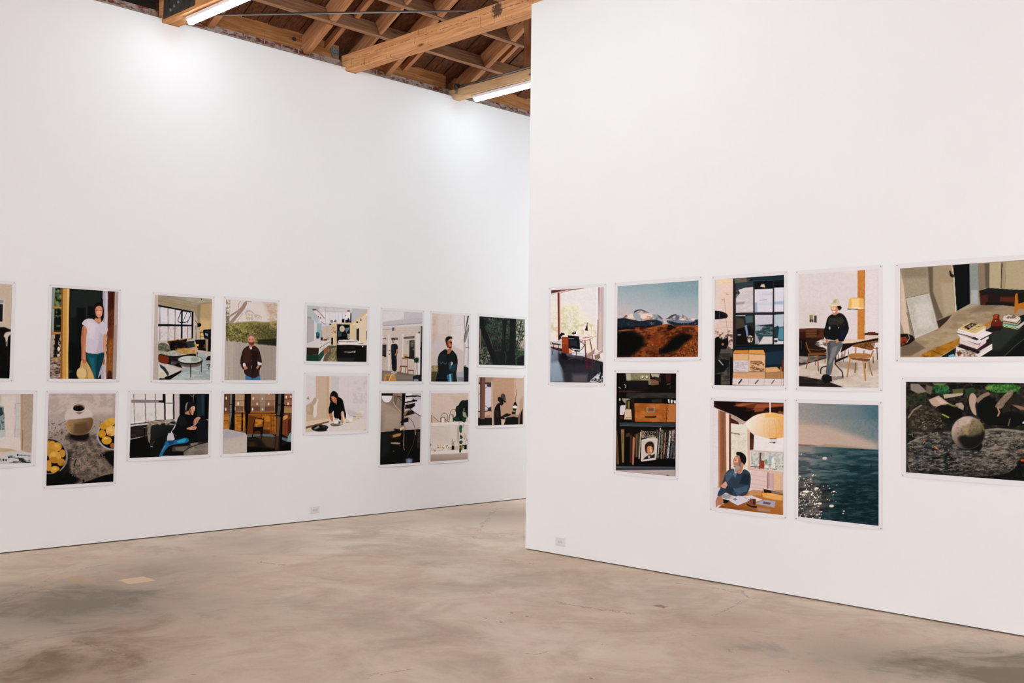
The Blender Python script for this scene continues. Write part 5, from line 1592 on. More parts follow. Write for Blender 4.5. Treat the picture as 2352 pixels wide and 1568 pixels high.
p 6a7480~5 1140 690 1210 720 1180 800 1130 810
p e4cec4~5 1200 790 1230 720 1260 700 1290 740 1340 780 1300 800
l 6c5048 8 1255 695 1270 740
l 6a6468 8 1260 695 1330 740 1340 775
p e8d8d0~5 1400 765 1480 760 1440 795
n 5a6470 .6 22 1.6 .6 640 690 1530 850 : 640 680 760 680 850 710 940 780 1060 720 1150 690 1260 705 1340 750 1530 775 1530 860 640 860
p 6c7c90@.9~8 980 780 1530 800 1530 860 1000 850
p 202833~5 130 760 260 745 320 760 420 780 520 800 620 790 760 768 860 790 930 840 870 900 400 950 130 945
p 14161c 130 900 860 880 860 960 130 980
n 3a4450 .5 26 1.2 .58 140 770 860 930
p 202833~6 960 800 1040 790 1140 830 1300 835 1440 820 1480 775 1530 770 1530 870 1300 875 1100 885
n 98a4b4 .6 14 1.4 .66 940 780 1530 860
l c4ccd4@.7 7 930 830 980 840 1060 860 1110 880
s a8b4c8 6 8 700 820 780 870
p 703a1e~4 130 970 200 950 420 935 640 920 740 895 900 860 1000 850 1060 860 1100 880 1250 872 1400 865 1530 878 1530 1420 130 1420
p a05c2c~16 640 930 760 900 920 865 1010 865 900 920 700 940
p a05a2a~20 1060 930 1250 880 1530 885 1530 1000 1300 980 1100 960
p 9a5628~20 450 980 560 960 620 1000 600 1060 500 1020
p 1c120c~12 990 930 1010 870 1060 862 1110 890 1170 900 1060 960 1000 970
n 3c1a0c .8 60 1.6 .5 420 900 1530 1420
n b06430 .6 34 1.8 .58 440 900 1530 1420
n 8a4018 .6 60 1.6 .5 700 1060 1060 1260
p 080706~70 100 985 300 965 420 965 500 1030 600 1070 590 1180 600 1230 480 1320 350 1420 130 1420
p 9a6c50~5 130 965 300 945 420 950 300 960 180 975
p 0a0705~60 1060 1110 1180 1020 1360 1010 1430 1050 1400 1110 1280 1190 1190 1290 1000 1360 850 1380 850 1300 980 1200
n 9a5224 .7 16 1 .5 1060 1060 1530 1420 : 1300 1180 1420 1100 1530 1060 1530 1420 1060 1420 1180 1300
p 8c4a22@.7~24 1300 1180 1420 1100 1530 1060 1530 1420 1060 1420 1180 1300
n 3a1c0c .8 18 1 .52 1060 1080 1530 1420 : 1300 1180 1420 1100 1530 1060 1530 1420 1060 1420 1180 1300
n c47c3c .7 14 1 .6 1060 1080 1530 1420 : 1300 1200 1420 1120 1530 1080 1530 1420 1100 1420 1200 1300
n 8c4a20 .6 22 1.4 .5 380 1250 850 1420 : 600 1230 860 1260 860 1420 380 1420
e c8946c@.8~6 740 1205 14 9
#R2
p 110d0c 0 0 1100 0 1100 1600 0 1600
p 8f8768~3 215 100 545 103 545 195 230 195
p b0ac98~4 225 100 285 102 285 195 232 195
n 5c5440 .5 16 1 .6 290 105 420 190
e c0b89c 447 155 32 30
e 6a6048 447 155 24 24
e d8d0b8 443 148 15 15
e c0b89c 505 158 32 30
e 6a6048 505 158 24 24
e d8d0b8 501 150 15 15
p 8a8468~3 520 180 570 180 570 250 525 250
p b8a898~3 555 105 670 105 660 170 600 150 570 150
p 7a5848~8 545 180 660 180 660 250 560 260
p 3a2c24~6 590 140 690 160 690 220 620 190
p 3c1f14~4 750 105 825 105 820 210 760 215
l c8c4bc@.8 6 770 245 815 238
n 8c9098 .6 9 1 .72 740 240 830 310
l c8d0d8 7 200 245 225 270 210 290
l c8d0d8 7 125 285 150 300
p 4a2c20~4 130 330 300 328 480 340 300 350 130 348
p 1a1716~4 240 200 500 195 520 230 520 300 470 330 420 335 260 320
p 2f2d2c~6 230 355 890 360 890 430 225 425
n 4c4844 .5 30 3 .55 230 360 890 430
p 0d0c0b~4 330 435 890 440 890 500 335 500
p 3a3420@.8~10 560 450 700 440 700 490 570 490
p 9c9884~6 170 430 300 440 230 460 215 500 180 470
e c8c8c8~3 140 448 10 18
p e0dcd8 780 450 800 440 805 495 790 495
p e0dcd8 820 450 845 455 840 500 820 500
p e0dcd8 855 460 888 462 885 500 865 500
p d8ccd4~3 140 560 155 525 215 525 210 600 185 655 140 650
p 4a2c20 145 660 185 655 180 710 145 705
p d0b89c~3 205 590 225 575 290 580 302 715 200 712
l 8c8080 14 222 450 220 580
p 8c8030~3 245 465 270 465 270 575 245 575
l 5a3c28 5 225 690 290 690
p 2a1c18 300 440 335 440 330 740 300 740
p a8642e~3 335 498 888 508 882 752 340 744
n c07c40 .6 40 3 .5 335 500 770 750
n 8a4c1c .5 50 3 .56 335 500 770 750
p b87c48@.7~4 770 510 888 512 882 750 765 750
l 5a2c14 6 772 512 762 745
s 4a2410 22 6 755 515 785 745
p 9c9084 497 548 608 550 606 622 500 622
p 8c4c20 518 560 592 562 590 606 518 604
l 6a6058 4 510 556 600 558 598 614 510 614 510 556
p 381610~3 470 668 500 672 600 672 630 665 625 688 600 692 500 692 475 685
p 3b3f44~4 135 755 885 758 883 812 140 805
l 6c7478@.7~4 8 140 795 700 805
p 0b0908~3 335 820 885 820 880 900 330 900
p 17100e~3 88 820 880 820 880 1330 88 1330
p 6c5230~4 90 860 105 870 130 1310 100 1315
p 8a7448~4 155 850 200 845 195 1290 170 1285
l 3a2c18@.8 6 178 900 178 1030
p 0a0808 205 830 270 900 265 1330 200 1330
p 4a3828~4 230 900 275 890 270 945 215 945
p 4c2c20~3 275 920 305 915 300 1290 275 1290
p a86a50~3 312 940 345 960 325 1325 305 1310
l d8a890@.8~2 5 322 960 318 1300
p 6a5438~3 350 910 380 905 370 1215 350 1215
p 4c4030~3 380 890 405 890 395 1210 378 1215
p a8a49c~2 412 880 430 880 405 1240 390 1235
n c8beb0 .9 12 .4 .55 415 870 620 960
l d0a060 8 435 860 440 960
p 5c5a44~3 632 850 655 850 640 1230 628 1230
p c0bcb8~2 672 825 690 830 675 960 655 1230 645 1230
p 7c7458~3 690 850 725 860 700 1250 680 1260
p 4a3a2c~3 730 880 760 880 730 1240 705 1260
p b08478~2 745 890 758 890 735 1180 722 1190
p 2c2420~3 760 900 800 870 760 1240 740 1230
p c8c0bc~2 805 860 828 870 790 1230 765 1230
p a89c90~2 835 855 875 850 860 1000 830 1000
p 3c6c78~2 835 1000 855 1005 830 1220 810 1220
p 5a4c44~3 860 900 880 900 880 1240 845 1240
n 241c18 .7 18 .3 .55 640 850 880 1250
n d0c8c0 .5 9 .4 .68 640 850 880 1250
p 0b0909~6 330 1240 880 1240 880 1340 330 1330
p d8ccc0 430 985 540 955 645 968 625 1250 432 1275 422 1265
p c0a888 520 960 620 940 625 965 530 970
p c8bfb8~2 440 995 630 980 612 1230 440 1255
p 3a2018~4 470 1060 500 1020 545 1003 590 1020 600 1080 590 1150 560 1170 500 1170 480 1140
p c88c68~3 505 1080 535 1060 575 1080 580 1130 560 1180 535 1200 510 1160 500 1120
p e8bc98@.8~4 545 1080 575 1090 570 1150 545 1150
l 5a2c20 4 515 1105 530 1102
l 5a2c20 4 555 1105 572 1106
l 8a4434 4 530 1152 556 1152
p 2a2428~3 445 1250 480 1215 530 1180 570 1190 610 1170 605 1225
p d8c8c0~2 525 1190 545 1200 540 1235 520 1230
p 565c66~6 85 1335 400 1340 880 1345 880 1372 300 1375 86 1365
p b4a4a0~12 85 1385 400 1385 880 1378 880 1475 86 1402
p 3c4048@.8~6 85 1360 880 1355 880 1385 85 1385
e 1c1614 778 1460 16 6
#R3
p 1b2328 0 0 1100 0 1100 1600 0 1600
g e4cfc4 d8c0b4 220 150 220 900 : 120 160 340 155 335 1000 110 1000
p dccdc8~16 120 170 180 165 170 700 115 700
p e8d0a8@.7~20 130 165 300 160 300 220 140 230
l d0bcb0@.7 3 215 205 338 205
l d0bcb0@.7 3 215 265 338 265
l c8b4ac@.7 3 210 325 338 325
l c8b4ac@.7 3 210 385 338 385
l c8b4ac@.7 3 200 445 338 445
l c8b4ac@.7 3 200 505 338 505
l c0aca4@.7 3 200 565 338 565
l b8a49c 4 120 690 200 672 338 680
l b8a49c 4 120 760 200 740 338 742
l b8a49c 4 120 815 200 798 338 800
l b09c94 4 240 855 338 858
l a8948c 4 280 915 338 918
l a8948c 4 280 975 338 978
p 15171a~3 115 540 195 545 272 580 270 630 190 640 118 645 116 675 110 675
l 4c5c64@.8 8 170 560 170 640
p d0a078@.8 250 325 295 350 255 355
p d0a078@.8 195 395 245 410 200 420
l 7a6058@.8 3 232 410 250 640 278 900 300 1150
n 3a2c28 .7 30 1 .55 110 780 330 1000
p 12100f~4 112 880 160 840 180 880 200 850 220 890 265 860 270 830 285 950 250 1000 230 1050 110 1100
l b0b8b8@.8 7 210 850 205 890
e c07848@.9~4 212 943 16 14
p 5c5450~8 190 1000 330 1000 330 1430 110 1430 110 1290
p 17181a~4 112 1130 240 1120 290 1140 285 1200 230 1270 110 1300
l d0c8c0@.9 10 165 1135 215 1190
n 23211f .6 50 1 .5 110 1050 330 1430
l 2a2626 8 110 1330 330 1320
l 2a2626 8 200 1385 330 1378
p 0d0c0d~8 112 1300 190 1300 190 1430 112 1430
p 0e0c0d~6 300 1100 340 1100 332 1430 300 1430
p 322020~3 335 155 375 153 350 1010 332 1010
p 5c6460~8 350 150 500 145 500 200 360 215
p 8a6a4c@.6~8 390 165 560 155 500 195 390 205
p 39444a~10 370 210 580 190 580 260 370 380
p 22333c~6 560 140 945 115 945 200 580 190
l 4a5a60@.8 6 370 195 945 170
p 0f161a~4 590 190 950 170 950 250 900 255 810 270 640 275 590 270
p d4cdce~4 370 390 420 330 400 290 480 265 580 255 578 565 370 565
n c0b8bc .5 30 2 .5 370 300 580 560
p 8c9090@.8~16 370 440 480 430 460 460 370 470
p d8d2dc~4 595 285 812 275 810 560 595 560
p c8ccd8@.8~8 640 440 810 440 810 475 640 475
p 8ca8b8@.8~8 595 440 625 440 625 560 595 560
l a8b8c0@.8~5 8 690 340 760 345 850 330 920 322
p d8d6e0~4 828 265 945 260 942 550 828 555
p 9cb4c8@.8~8 828 430 945 425 945 465 828 465
l 6c7880@.7 5 655 415 740 410
p e0c0a0 660 250 680 222 710 222 722 262
l 0c1012 7 690 222 735 180
p 2a2f30~6 365 600 580 590 580 950 360 960
p 5c7478@.8~14 480 600 575 600 575 680 490 690
p 4a4238~14 370 620 460 640 480 760 370 760
l d8d8dc 7 370 600 480 596
p 140f0d~8 380 760 540 720 580 780 580 950 370 950
p 7c98b4~6 475 720 500 710 515 800 520 860 500 860
e 8c9090~5 410 830 24 10
e d8ccb8~4 540 880 36 44
n 2a2420 .8 16 1 .52 500 840 590 950
p c9c6d0~8 595 590 812 590 810 700 600 720
p 344a50~8 600 730 810 720 810 940 600 945
p a8b0b4~10 600 720 700 730 660 780 600 780
n 8ca0a4 .6 14 3 .52 600 700 810 860
p d4ccca~12 700 850 810 850 810 940 640 945
p c0b8b8@.8~8 595 790 640 880 660 940 600 940
p b8c4cc~6 828 590 945 580 942 730 828 740
p 264048~8 828 740 870 720 910 750 900 850 860 865 828 850
p 5c98a8@.9~10 890 740 942 740 940 900 870 880
p d0d0d4~6 828 870 870 868 880 900 940 905 940 940 828 945
e 2a2c30 850 905 22 14
p 302c30 345 565 945 555 945 580 345 588
p 2a2426 576 190 595 188 597 950 580 950
l 8a3c44@.8 4 588 280 584 570
p 2a2426 812 190 828 190 828 950 810 950
p 16232b~3 340 965 945 945 942 1215 725 1220 720 1010 340 1010
p 22384a@.9~14 730 1040 940 1020 940 1180 730 1190
l 0a0f12 12 345 970 700 960 942 960
p c9863a~3 335 1050 355 1015 520 1012 525 1060
p d59e52~3 525 1055 530 1010 700 1010 722 1060 720 1065
p d9b088~3 335 1055 525 1060 525 1135 335 1140
p dcb48c~3 525 1062 722 1068 720 1270 525 1270
l 8a5c34@.8 5 525 1010 525 1350
p d5c9cc~3 335 1140 525 1135 525 1272 338 1275
n a89ca0 .7 7 4 .56 350 1155 510 1265
p 8a5c44@.8~3 540 1142 680 1145 700 1165 540 1160
n 6a4434 .85 8 4 .5 540 1165 710 1265
p cfa27c~3 335 1278 720 1272 720 1355 333 1352
l a87c54@.8 4 335 1278 720 1274
p d9a878~3 725 1225 860 1215 915 1270 725 1280
p cf9a68@.8~5 725 1275 905 1275 905 1355 725 1355
p b07844~3 900 1215 940 1215 940 1360 905 1355
p 6a3020~3 918 1135 942 1130 942 1270 918 1270
p d8cccb~3 332 1352 942 1358 940 1445 330 1430
l a89890@.8 4 525 1355 522 1440
l a89890@.8 4 712 1355 712 1442
l a89890@.8 5 918 1270 918 1445
l 2c2426 16 440 1368 408 1412
l 2c2426@.7 14 640 1372 605 1415
l 2c2426@.6 12 830 1372 800 1415
#R4
p dcd2d0 0 0 1100 0 1100 1600 0 1600
p 321510~4 103 103 913 127 912 260 760 235 620 260 520 310 470 350 380 320 240 240 103 180
p 6c3a20~10 320 130 913 130 913 170 700 175 540 190 430 175
p a05a3c~16 600 140 913 135 913 160 760 180 560 200
p 8c4c30~8 440 235 560 200 700 185 680 220 560 235 470 240
p 160b0a~10 110 110 350 115 360 180 500 170 440 230 600 200 480 340 380 310 240 230
p b06c44@.8~10 330 160 430 130 600 130 400 170
p a45c3c@.8~8 860 220 913 230 913 270 840 240
p e0dade~5 103 190 150 215 155 1100 92 1100
p d8ccd0@.8~12 92 1100 160 1110 130 1330 88 1335
l e8d8c8 7 105 180 160 205 350 280 470 355
p 9c6c50~4 160 210 240 235 250 960 240 1060 175 1110 160 1110
p 845640@.7~14 190 230 230 240 225 900 190 950
p c88c6c~3 150 210 165 212 170 1110 155 1110
p ecd4c4~3 240 245 280 255 285 960 248 980
p 5a2420~3 280 258 300 262 302 940 278 950
p b8a498~3 300 265 470 355 440 380 360 360 300 345
p 4a2a20~4 298 300 380 345 400 380 300 360
p e2dcd0~6 300 375 460 380 500 440 498 920 300 900
n c8c4b0 .4 30 1 .52 300 480 480 880
l 8a7058~2 12 300 472 400 490
p d8b8a0~3 490 430 520 450 518 920 495 900
p 3c241f~3 520 460 570 500 560 670 520 670
p 5a3428@.8~3 530 545 570 548 565 665 525 665
p e6e0e0~8 570 500 740 530 913 530 913 690 560 680
p d8d0cc@.8~4 760 540 835 540 835 600 745 590
l 3a2820 6 745 582 780 590
e 3a2a24 800 588 18 8
l d0b8ac 14 520 680 913 705
p d0d0c8~5 530 700 913 715 913 920 530 880
n a8b0a8 .7 26 1 .52 530 700 913 900
n 6c5040 .6 18 1.4 .64 530 820 913 900
p 6c3c34~3 632 700 655 705 650 790 690 800 685 890 630 885
p 9a4438~3 640 800 690 795 685 890 625 885
p 6c8c60@.8~5 690 790 720 780 725 830 700 840
e d8d4cc~3 715 865 26 20
l 5a3c30 9 530 865 630 870
l 4a3430 7 760 890 820 900
p 9cb0b8@.8~10 740 740 800 740 780 840 740 830
p e8e4e4@.8~5 770 770 800 750 815 890 770 890
p d8b8a8~3 520 880 913 930 910 960 522 905
p dcc4c0~3 535 910 725 935 722 1150 530 1120
l b8a09c@.8 4 535 960 720 990
l b8a09c@.8 4 535 1010 720 1040
l b8a09c@.8 4 535 1060 720 1090
l b8a09c@.8 4 535 1105 720 1130
l 8a4434 10 730 935 728 1120
p d0b0a4~3 740 940 905 955 900 1170 735 1120
p dcb890~3 800 945 875 950 870 1150 805 1145
p c8a8b0@.8~3 740 940 800 945 800 1135 738 1120
p eebf7c~4 735 240 800 240 860 255 913 285 913 525 860 535 760 540 700 530 600 500 520 450 455 370 500 325 560 280 640 250
g f0e4dc e2b070 500 350 850 500 : 735 240 800 240 860 255 913 285 913 525 860 535 760 540 700 530 600 500 520 450 455 370 500 325 560 280 640 250
p eeb860@.8~14 700 245 800 245 900 290 900 320 780 290 700 300
l c89450@.6~3 4 800 320 830 420 820 535
l c89450@.6~3 4 850 320 890 420 880 530
l d8a868@.5~3 4 740 330 750 420 740 535
l d8b080@.5~3 4 690 330 680 420 690 525
l f4e8e0 13 754 125 755 240
p 9c5c30@.8~3 735 535 840 532 820 545 760 548
p d8d4d8~10 88 1100 150 1110 140 1200 90 1335
g c08448 8c5228 600 1180 500 1400 : 490 1170 560 1135 700 1150 905 1190 905 1432 155 1340 270 1260
n a8682e .5 30 4 .5 160 1140 905 1430
p e0ac68~6 660 1180 720 1165 900 1200 900 1260 800 1250 680 1220
p c49468~8 510 1150 560 1135 660 1150 650 1200 500 1200
p 2c1812~3 675 1125 800 1150 905 1175 905 1195 780 1170 690 1170
p 8c8078~3 760 1150 905 1170 905 1190 780 1168
p b0a0a4@.6~14 600 1340 760 1360 760 1390 620 1380
p 374555~4 340 890 300 885 240 930 210 1020 190 1090 150 1170 140 1215 200 1200 240 1160 300 1200 380 1215 480 1200 520 1120 535 1000 520 930 450 885 420 950 370 940
p 54667c@.8~14 230 950 320 900 330 960 250 1060
p 1f2a36@.8~14 440 950 520 960 510 1080 400 1060
p 6c8498@.8~8 330 920 370 950 350 1000 325 960
l 8ca0b0@.6~4 8 330 1120 400 1160 470 1150
p 2a3644@.8~10 240 1080 330 1120 320 1190 240 1150
p 4c6478@.8~8 330 1130 500 1080 490 1150 370 1200
p 7ca0b0@.8~5 215 1180 300 1210 280 1235 240 1240 200 1210
p 10151c~4 200 1240 290 1260 250 1290 210 1290
p d8a48c~3 180 1090 215 1055 240 1035 260 1080 235 1120 200 1110
l 9a6450 4 200 1080 240 1090
p b87c64~3 140 1215 190 1205 215 1270 205 1300 160 1310 130 1340 125 1270
p d8ccc8@.8~3 330 880 355 920 375 940 345 945
p ba7c62~4 350 740 400 745 440 800 450 860 420 940 370 940 345 890 330 840 325 790
p e4b09c@.8~6 345 750 385 760 380 820 335 820
p a8a09c~5 335 840 375 860 410 860 405 890 370 910 345 890
p 7a6c68@.8~4 400 780 430 830 410 880 390 840
l 3a2420 6 345 792 368 790
l 6a3c34@.9 5 332 862 350 866
p 1b1516~4 360 700 390 692 440 705 475 745 480 800 455 855 440 820 420 815 405 765 400 740 362 735
e c88c74~3 432 845 13 22
p d3ccd6~2 270 1250 380 1205 430 1210 520 1260 385 1318 300 1275
p 6c7884@.8~2 320 1240 355 1230 380 1250 345 1260
p d8cfd4~2 430 1210 540 1200 670 1250 590 1275 520 1250
p a8a8b8~2 590 1290 690 1250 820 1270 805 1340 600 1300
p 6c4c54@.8~3 680 1270 770 1285 750 1310 670 1295
l 7a5058 5 385 1318 520 1265
p 241c24~3 480 1290 540 1320 600 1320 605 1345 540 1340 490 1315
p 7c4a40~3 520 1235 590 1240 585 1310 530 1310
p 3a1c1c@.8~5 560 1240 590 1245 585 1310 560 1310
l 5a3430 8 520 1260 500 1275 525 1300
#R5
p dad1d2 0 0 1200 0 1200 1600 0 1600
p d6cac8@.7~80 80 500 400 500 400 800 80 800
p e4d8cc@.7~20 560 110 760 100 740 140 600 140
p e2dadc@.6~60 850 100 1003 95 1003 800 860 800
p c8843f~3 762 105 845 100 838 920 758 910
n b87434 .5 30 .3 .5 758 100 845 920
n d89850 .4 26 .3 .58 758 100 845 920
l a06428@.7 4 840 105 835 900
p e2b46a~3 665 430 720 420 830 432 835 545 740 550 645 552
p f0d49c@.8~14 690 435 780 430 780 540 690 545
e ece0c8~3 745 545 90 10
l 3a1c14 8 645 555 760 556
p d9c4a8 195 612 285 620 288 715 195 708
p 4a4240 255 630 285 630 285 712 252 710
p 8c887c~3 200 625 240 625 240 700 205 700
e 3a2c28 212 690 10 20
e 3a2c28 238 690 8 18
p 371b15 80 785 180 778 375 778 370 900 300 920 80 1180
n 6a3c20 .7 30 1.6 .52 80 780 370 900
p 6c4428 155 790 285 790 285 880 160 885
l 2a140e 5 160 825 285 822
l 2a140e 5 160 855 285 852
l 241210 6 80 895 370 890
p 120c0c~4 80 900 160 910 160 1150 80 1200
l 5a4c44@.8 6 110 920 112 1010
p 14100f 80 1020 400 1090 400 1130 78 1218
n 2a1a14 .6 40 1.4 .5 80 900 400 1090
p 2c1a16~4 840 832 1003 832 1003 860 840 860
p 6a3020~2 875 822 965 820 970 845 880 850
p d8c2b4~3 845 855 1003 860 1003 900 840 920
p dcc6b4~3 270 930 400 918 400 945
p d9c4b0~3 590 945 620 890 700 905 850 910 1003 885 700 950
p 221412~3 590 955 700 950 1003 888 1003 920 720 970 600 1040 560 1060
p cdbfb4~6 79 1218 400 1130 600 1100 720 1100 1003 1060 1003 1468 620 1468 79 1330
n b8a898 .5 50 3 .5 79 1100 1003 1468
n ddd2c8 .5 40 3 .55 79 1100 1003 1468
p 8c7a66@.6~20 500 1150 760 1180 760 1260 560 1240
p 9c8a78@.5~20 850 1150 1003 1150 1003 1260 880 1280
p 2a2220~3 78 1330 330 1370 460 1410 620 1468 78 1453
n 4a3c38 .4 40 2 .55 78 1330 600 1465
p 1a1210~3 490 1150 640 1095 650 1110 500 1180
l 2a2224 14 500 1190 540 1240 585 1280 590 1345
l 2a2224 14 400 1218 345 1228 328 1260 330 1300
l 221a1a 18 505 1050 500 1190
l 3a2418 7 650 1030 660 1100
l 3a2418 7 590 1080 595 1160
l 6c4426 9 580 1040 575 1120
l 7a4a22 9 615 1030 610 1100
l 7a4a24 10 540 1080 540 1130
p 2e1b12~3 150 920 230 940 300 990 400 1010 400 1060 230 1080 180 1060 150 990
l 8a5c2c 12 160 940 180 1010 210 1060
l 6a4220 9 200 1020 300 1030 390 1020
p 7a4c28~3 180 1070 240 1060 400 1060 400 1080 290 1095 185 1090
l 8c5c30 14 195 1090 180 1170 162 1240
l 8c5c30 14 290 1095 300 1180 305 1270
l 6a4422 9 270 1150 268 1205
l 8a5c30 9 385 1130 380 1175
p 8c5e34~3 700 980 740 960 860 940 1000 918 1003 940 900 960 960 1000 920 1040 860 1020 800 1010 740 990 710 1000
n 4c2c14 .7 12 1 .5 760 940 960 1040 : 740 990 860 945 1000 920 960 1000 850 1020
p a8794a~3 640 1095 680 1070 760 1065 900 1070 920 1110 860 1130 760 1120 660 1115
l b08050 16 740 1000 735 1080
l a87848 14 835 1040 830 1080
l a87848 18 940 1040 910 1110
p 7a5028~3 660 1115 760 1125 900 1130 900 1150 860 1165 700 1140
l b58550 18 675 1130 655 1230 640 1340
l b88a56 20 825 1160 840 1260 852 1380
l a07444 14 890 1160 905 1240 930 1325
l 7a5430 13 738 1180 730 1290
l 6a4828 11 850 1180 852 1240
l 4a2c18 10 985 1000 990 1140
l 5a3c20 8 940 1110 940 1180
l 6a4424 9 945 1010 1003 1010
p 676768~4 405 915 590 935 585 980 540 1060 480 1150 470 1240 450 1330 385 1310 400 1220 410 1100 405 1000
p 8c8a8c@.8~10 470 1000 530 980 500 1080 440 1200 420 1180
p 44464a@.8~8 410 930 440 940 440 1100 410 1200
p 4a5c6c@.6~8 400 1230 440 1240 430 1320 390 1310
p 141315~3 335 1360 360 1315 400 1310 460 1335 465 1390 420 1410 360 1400
l 0c0b0c 10 330 1430 380 1425 400 1400
p 151619~4 465 610 420 640 400 680 385 760 360 820 370 870 385 905 480 915 590 940 610 900 660 800 655 740 630 660 590 610 540 595 500 625
p 33302a~10 420 660 580 640 600 700 560 740 420 730
n 4a4838 .5 14 1 .55 400 610 640 760 : 430 650 580 615 630 760 400 760
p 1b2440@.7~14 560 800 640 800 600 900 560 920
e b8c0c4~3 435 775 9 18
e c8c4c0~3 540 770 5 9
p c08c70~3 380 915 410 900 430 940 400 950
p c08c70~3 495 915 530 900 545 935 515 950
p b88468~3 470 600 530 590 545 600 500 628 470 620
p c98c70~4 445 530 520 520 540 560 520 595 480 612 460 580
p f0c8b0@.8~4 450 535 500 530 510 560 470 570
p f4ece4~2 465 580 505 578 490 600
p 241914~4 520 515 560 515 578 540 560 565 540 570 530 545
p cfc3a8~3 415 512 460 490 480 445 520 432 545 445 555 510 500 520 440 535
p b0a488@.7~6 480 450 520 440 510 480 480 480
p e4dccc@.7~4 430 505 520 500 550 512 460 522
#R6
g 5c7c88 cbb4a6 700 120 400 560
g 5c7680 b5a49c 950 150 60 520 : 0 100 1000 100 1000 640 0 620
p 3f6778@.6~130 760 130 1000 130 1000 350 860 330
p c9b0a0@.8~60 0 330 400 380 940 560 940 640 0 600
n 6c8088 .2 12 1 .4 60 120 945 360
n c0ac9c .15 20 1 .4 60 300 945 560
p 8a6c60~4 60 568 200 575 300 588 200 590 60 586
p a89484~4 280 585 360 570 560 580 700 600 860 628 500 615
p 2f5058~3 60 590 300 596 500 604 945 632 950 1460 60 1370
g 8c8a88 244850 60 700 700 760 : 60 592 300 597 500 605 945 633 945 1000 60 1000
g 5c6468 122c32 60 1000 600 1300 : 60 1000 945 960 950 1460 60 1370
p 9a908c@.7~60 60 600 220 600 260 720 200 900 60 920
p 1d3f4a@.7~60 500 640 945 660 945 900 700 900
n 6c7c80 .5 22 6 .52 60 640 945 900
n 1a343c .5 20 6 .52 60 660 945 1450
n 4c6468 .5 26 3.5 .55 60 880 945 1450
p 10262c@.5~160 420 1060 1000 960 1000 1500 300 1500
n 0c2024 .45 26 5 .5 60 800 945 1450
n 4c6468 .45 16 5 .58 60 960 945 1450
p 6a5a54@.6~60 60 950 260 980 420 1150 280 1390 60 1370
n 2a2c30 .7 24 2.4 .5 60 1000 400 1380
n 8c7c78 .5 22 3 .56 60 900 300 1370
l 5c6c70@.7~4 10 240 850 480 840 620 860
l 20383e@.8~4 10 180 830 420 850 560 835
s f0e0d4 26 9 66 900 260 1060
s f4e8dc 70 8 66 1090 330 1380
s f4e8dc 40 11 66 1060 300 1370
s e8dcd0 12 7 330 1000 500 1200
e f0e0d0~4 430 1242 26 14
e f0e0d0~4 300 1215 24 12
e f4e8dc~5 150 1085 40 12
e f0e4d8~5 265 1050 24 12
e f0e0d0~4 455 1085 16 9
e e4d4c4~4 565 1298 9 7
e e4d4c4~4 557 1324 9 6
e e8d8d0@.9~6 355 722 26 16
e c8c0bc@.8~5 100 678 10 10
e 0f1a20~2 427 694 7 8
e 0f1a20~2 294 690 6 5
p 0f1a20~2 855 800 868 790 866 822 854 825
p 1a1c20~2 750 620 785 622 780 630 755 628
#R7
g 8a7c6c a59a88 300 200 900 700
p a89a86~6 165 205 520 188 545 545 235 610 165 300
p 8a7c6a@.8~40 170 210 520 190 530 330 200 340
n 9a8c78 .4 14 1 .5 165 190 1350 700
p d0bca8~6 165 250 210 450 250 750 290 1090 220 1090 165 900
p a4937a~5 520 188 870 168 910 790 650 910 555 545
p 6c6050~12 530 190 600 190 600 520 680 740 740 870 655 900 560 560
p b0a28a@.8~30 700 400 880 400 900 780 760 840
l d8ccb8 9 850 170 875 300 905 790
p 221a14~4 815 245 835 238 850 280 880 300 880 328 850 330 825 310
p 080a09~4 870 165 1090 152 1095 680 915 780
l e0d8c8@.8~2 5 883 300 912 780
p 8c9490~10 1090 152 1200 148 1205 680 1100 680
p b0b4b4@.8~10 1110 500 1200 500 1200 690 1100 680
p 8a7c68~8 1200 148 1350 140 1350 480 1260 480 1215 680
p 5c5244@.8~14 1290 145 1360 140 1350 470 1300 470
p b4a68a~5 1355 140 1515 130 1510 485 1355 470
p b0a286~5 1555 128 1900 100 1900 500 1560 485
p a09278~4 1515 130 1560 128 1555 480 1510 485
l 3c3020 12 1518 132 1510 470
l 3a2418 14 1520 150 1520 190
l 8c7c64@.8 6 1570 130 1560 480
g 9c8a72 a8957c 1200 720 500 1200 : 165 1250 650 900 910 790 1230 690 1700 690 1900 760 1900 1400 165 1400
p 766654@.7~40 1250 690 1500 690 1400 760 1100 800
n 8a765e .5 40 4 .5 200 700 1690 1400 : 165 1250 700 1000 950 800 1300 690 1690 700 1690 900 1000 1400 165 1400
n b8a68a .5 40 3 .56 200 780 1400 1300 : 300 1230 700 1030 950 900 1250 760 1400 800 1300 1000 600 1300
p 3c2f26~10 650 910 850 830 780 920 680 1010
p 6c5c4c@.8~20 165 1250 340 1160 500 1270 300 1380 165 1380
p c4beb6~5 240 610 550 540 672 1015 360 1150 300 900
n a8a29a .4 40 1 .5 250 560 660 1140 : 250 620 540 550 650 1000 370 1130
p d4cec8@.6~30 360 700 560 660 600 980 400 1000
l 6c6458@.8 7 232 608 548 540
l 5c5040@.8~3 8 240 640 358 1148
l 8c8478@.8 5 555 545 672 1015 360 1152
l 7a6a58@.8~3 10 250 800 340 1130
p 17110e~5 165 1085 260 1080 330 1110 360 1160 280 1220 165 1255
p 8c3c20~5 165 1130 240 1120 270 1180 200 1240 165 1235
l a8a48c 9 265 1085 290 1140 250 1200
n 241410 .7 26 1 .55 165 1090 270 1250
p 231712~4 1215 510 1340 470 1700 495 1900 500 1900 700 1690 705 1240 700
p 1c2220~5 1240 510 1340 475 1900 505 1900 540 1500 525
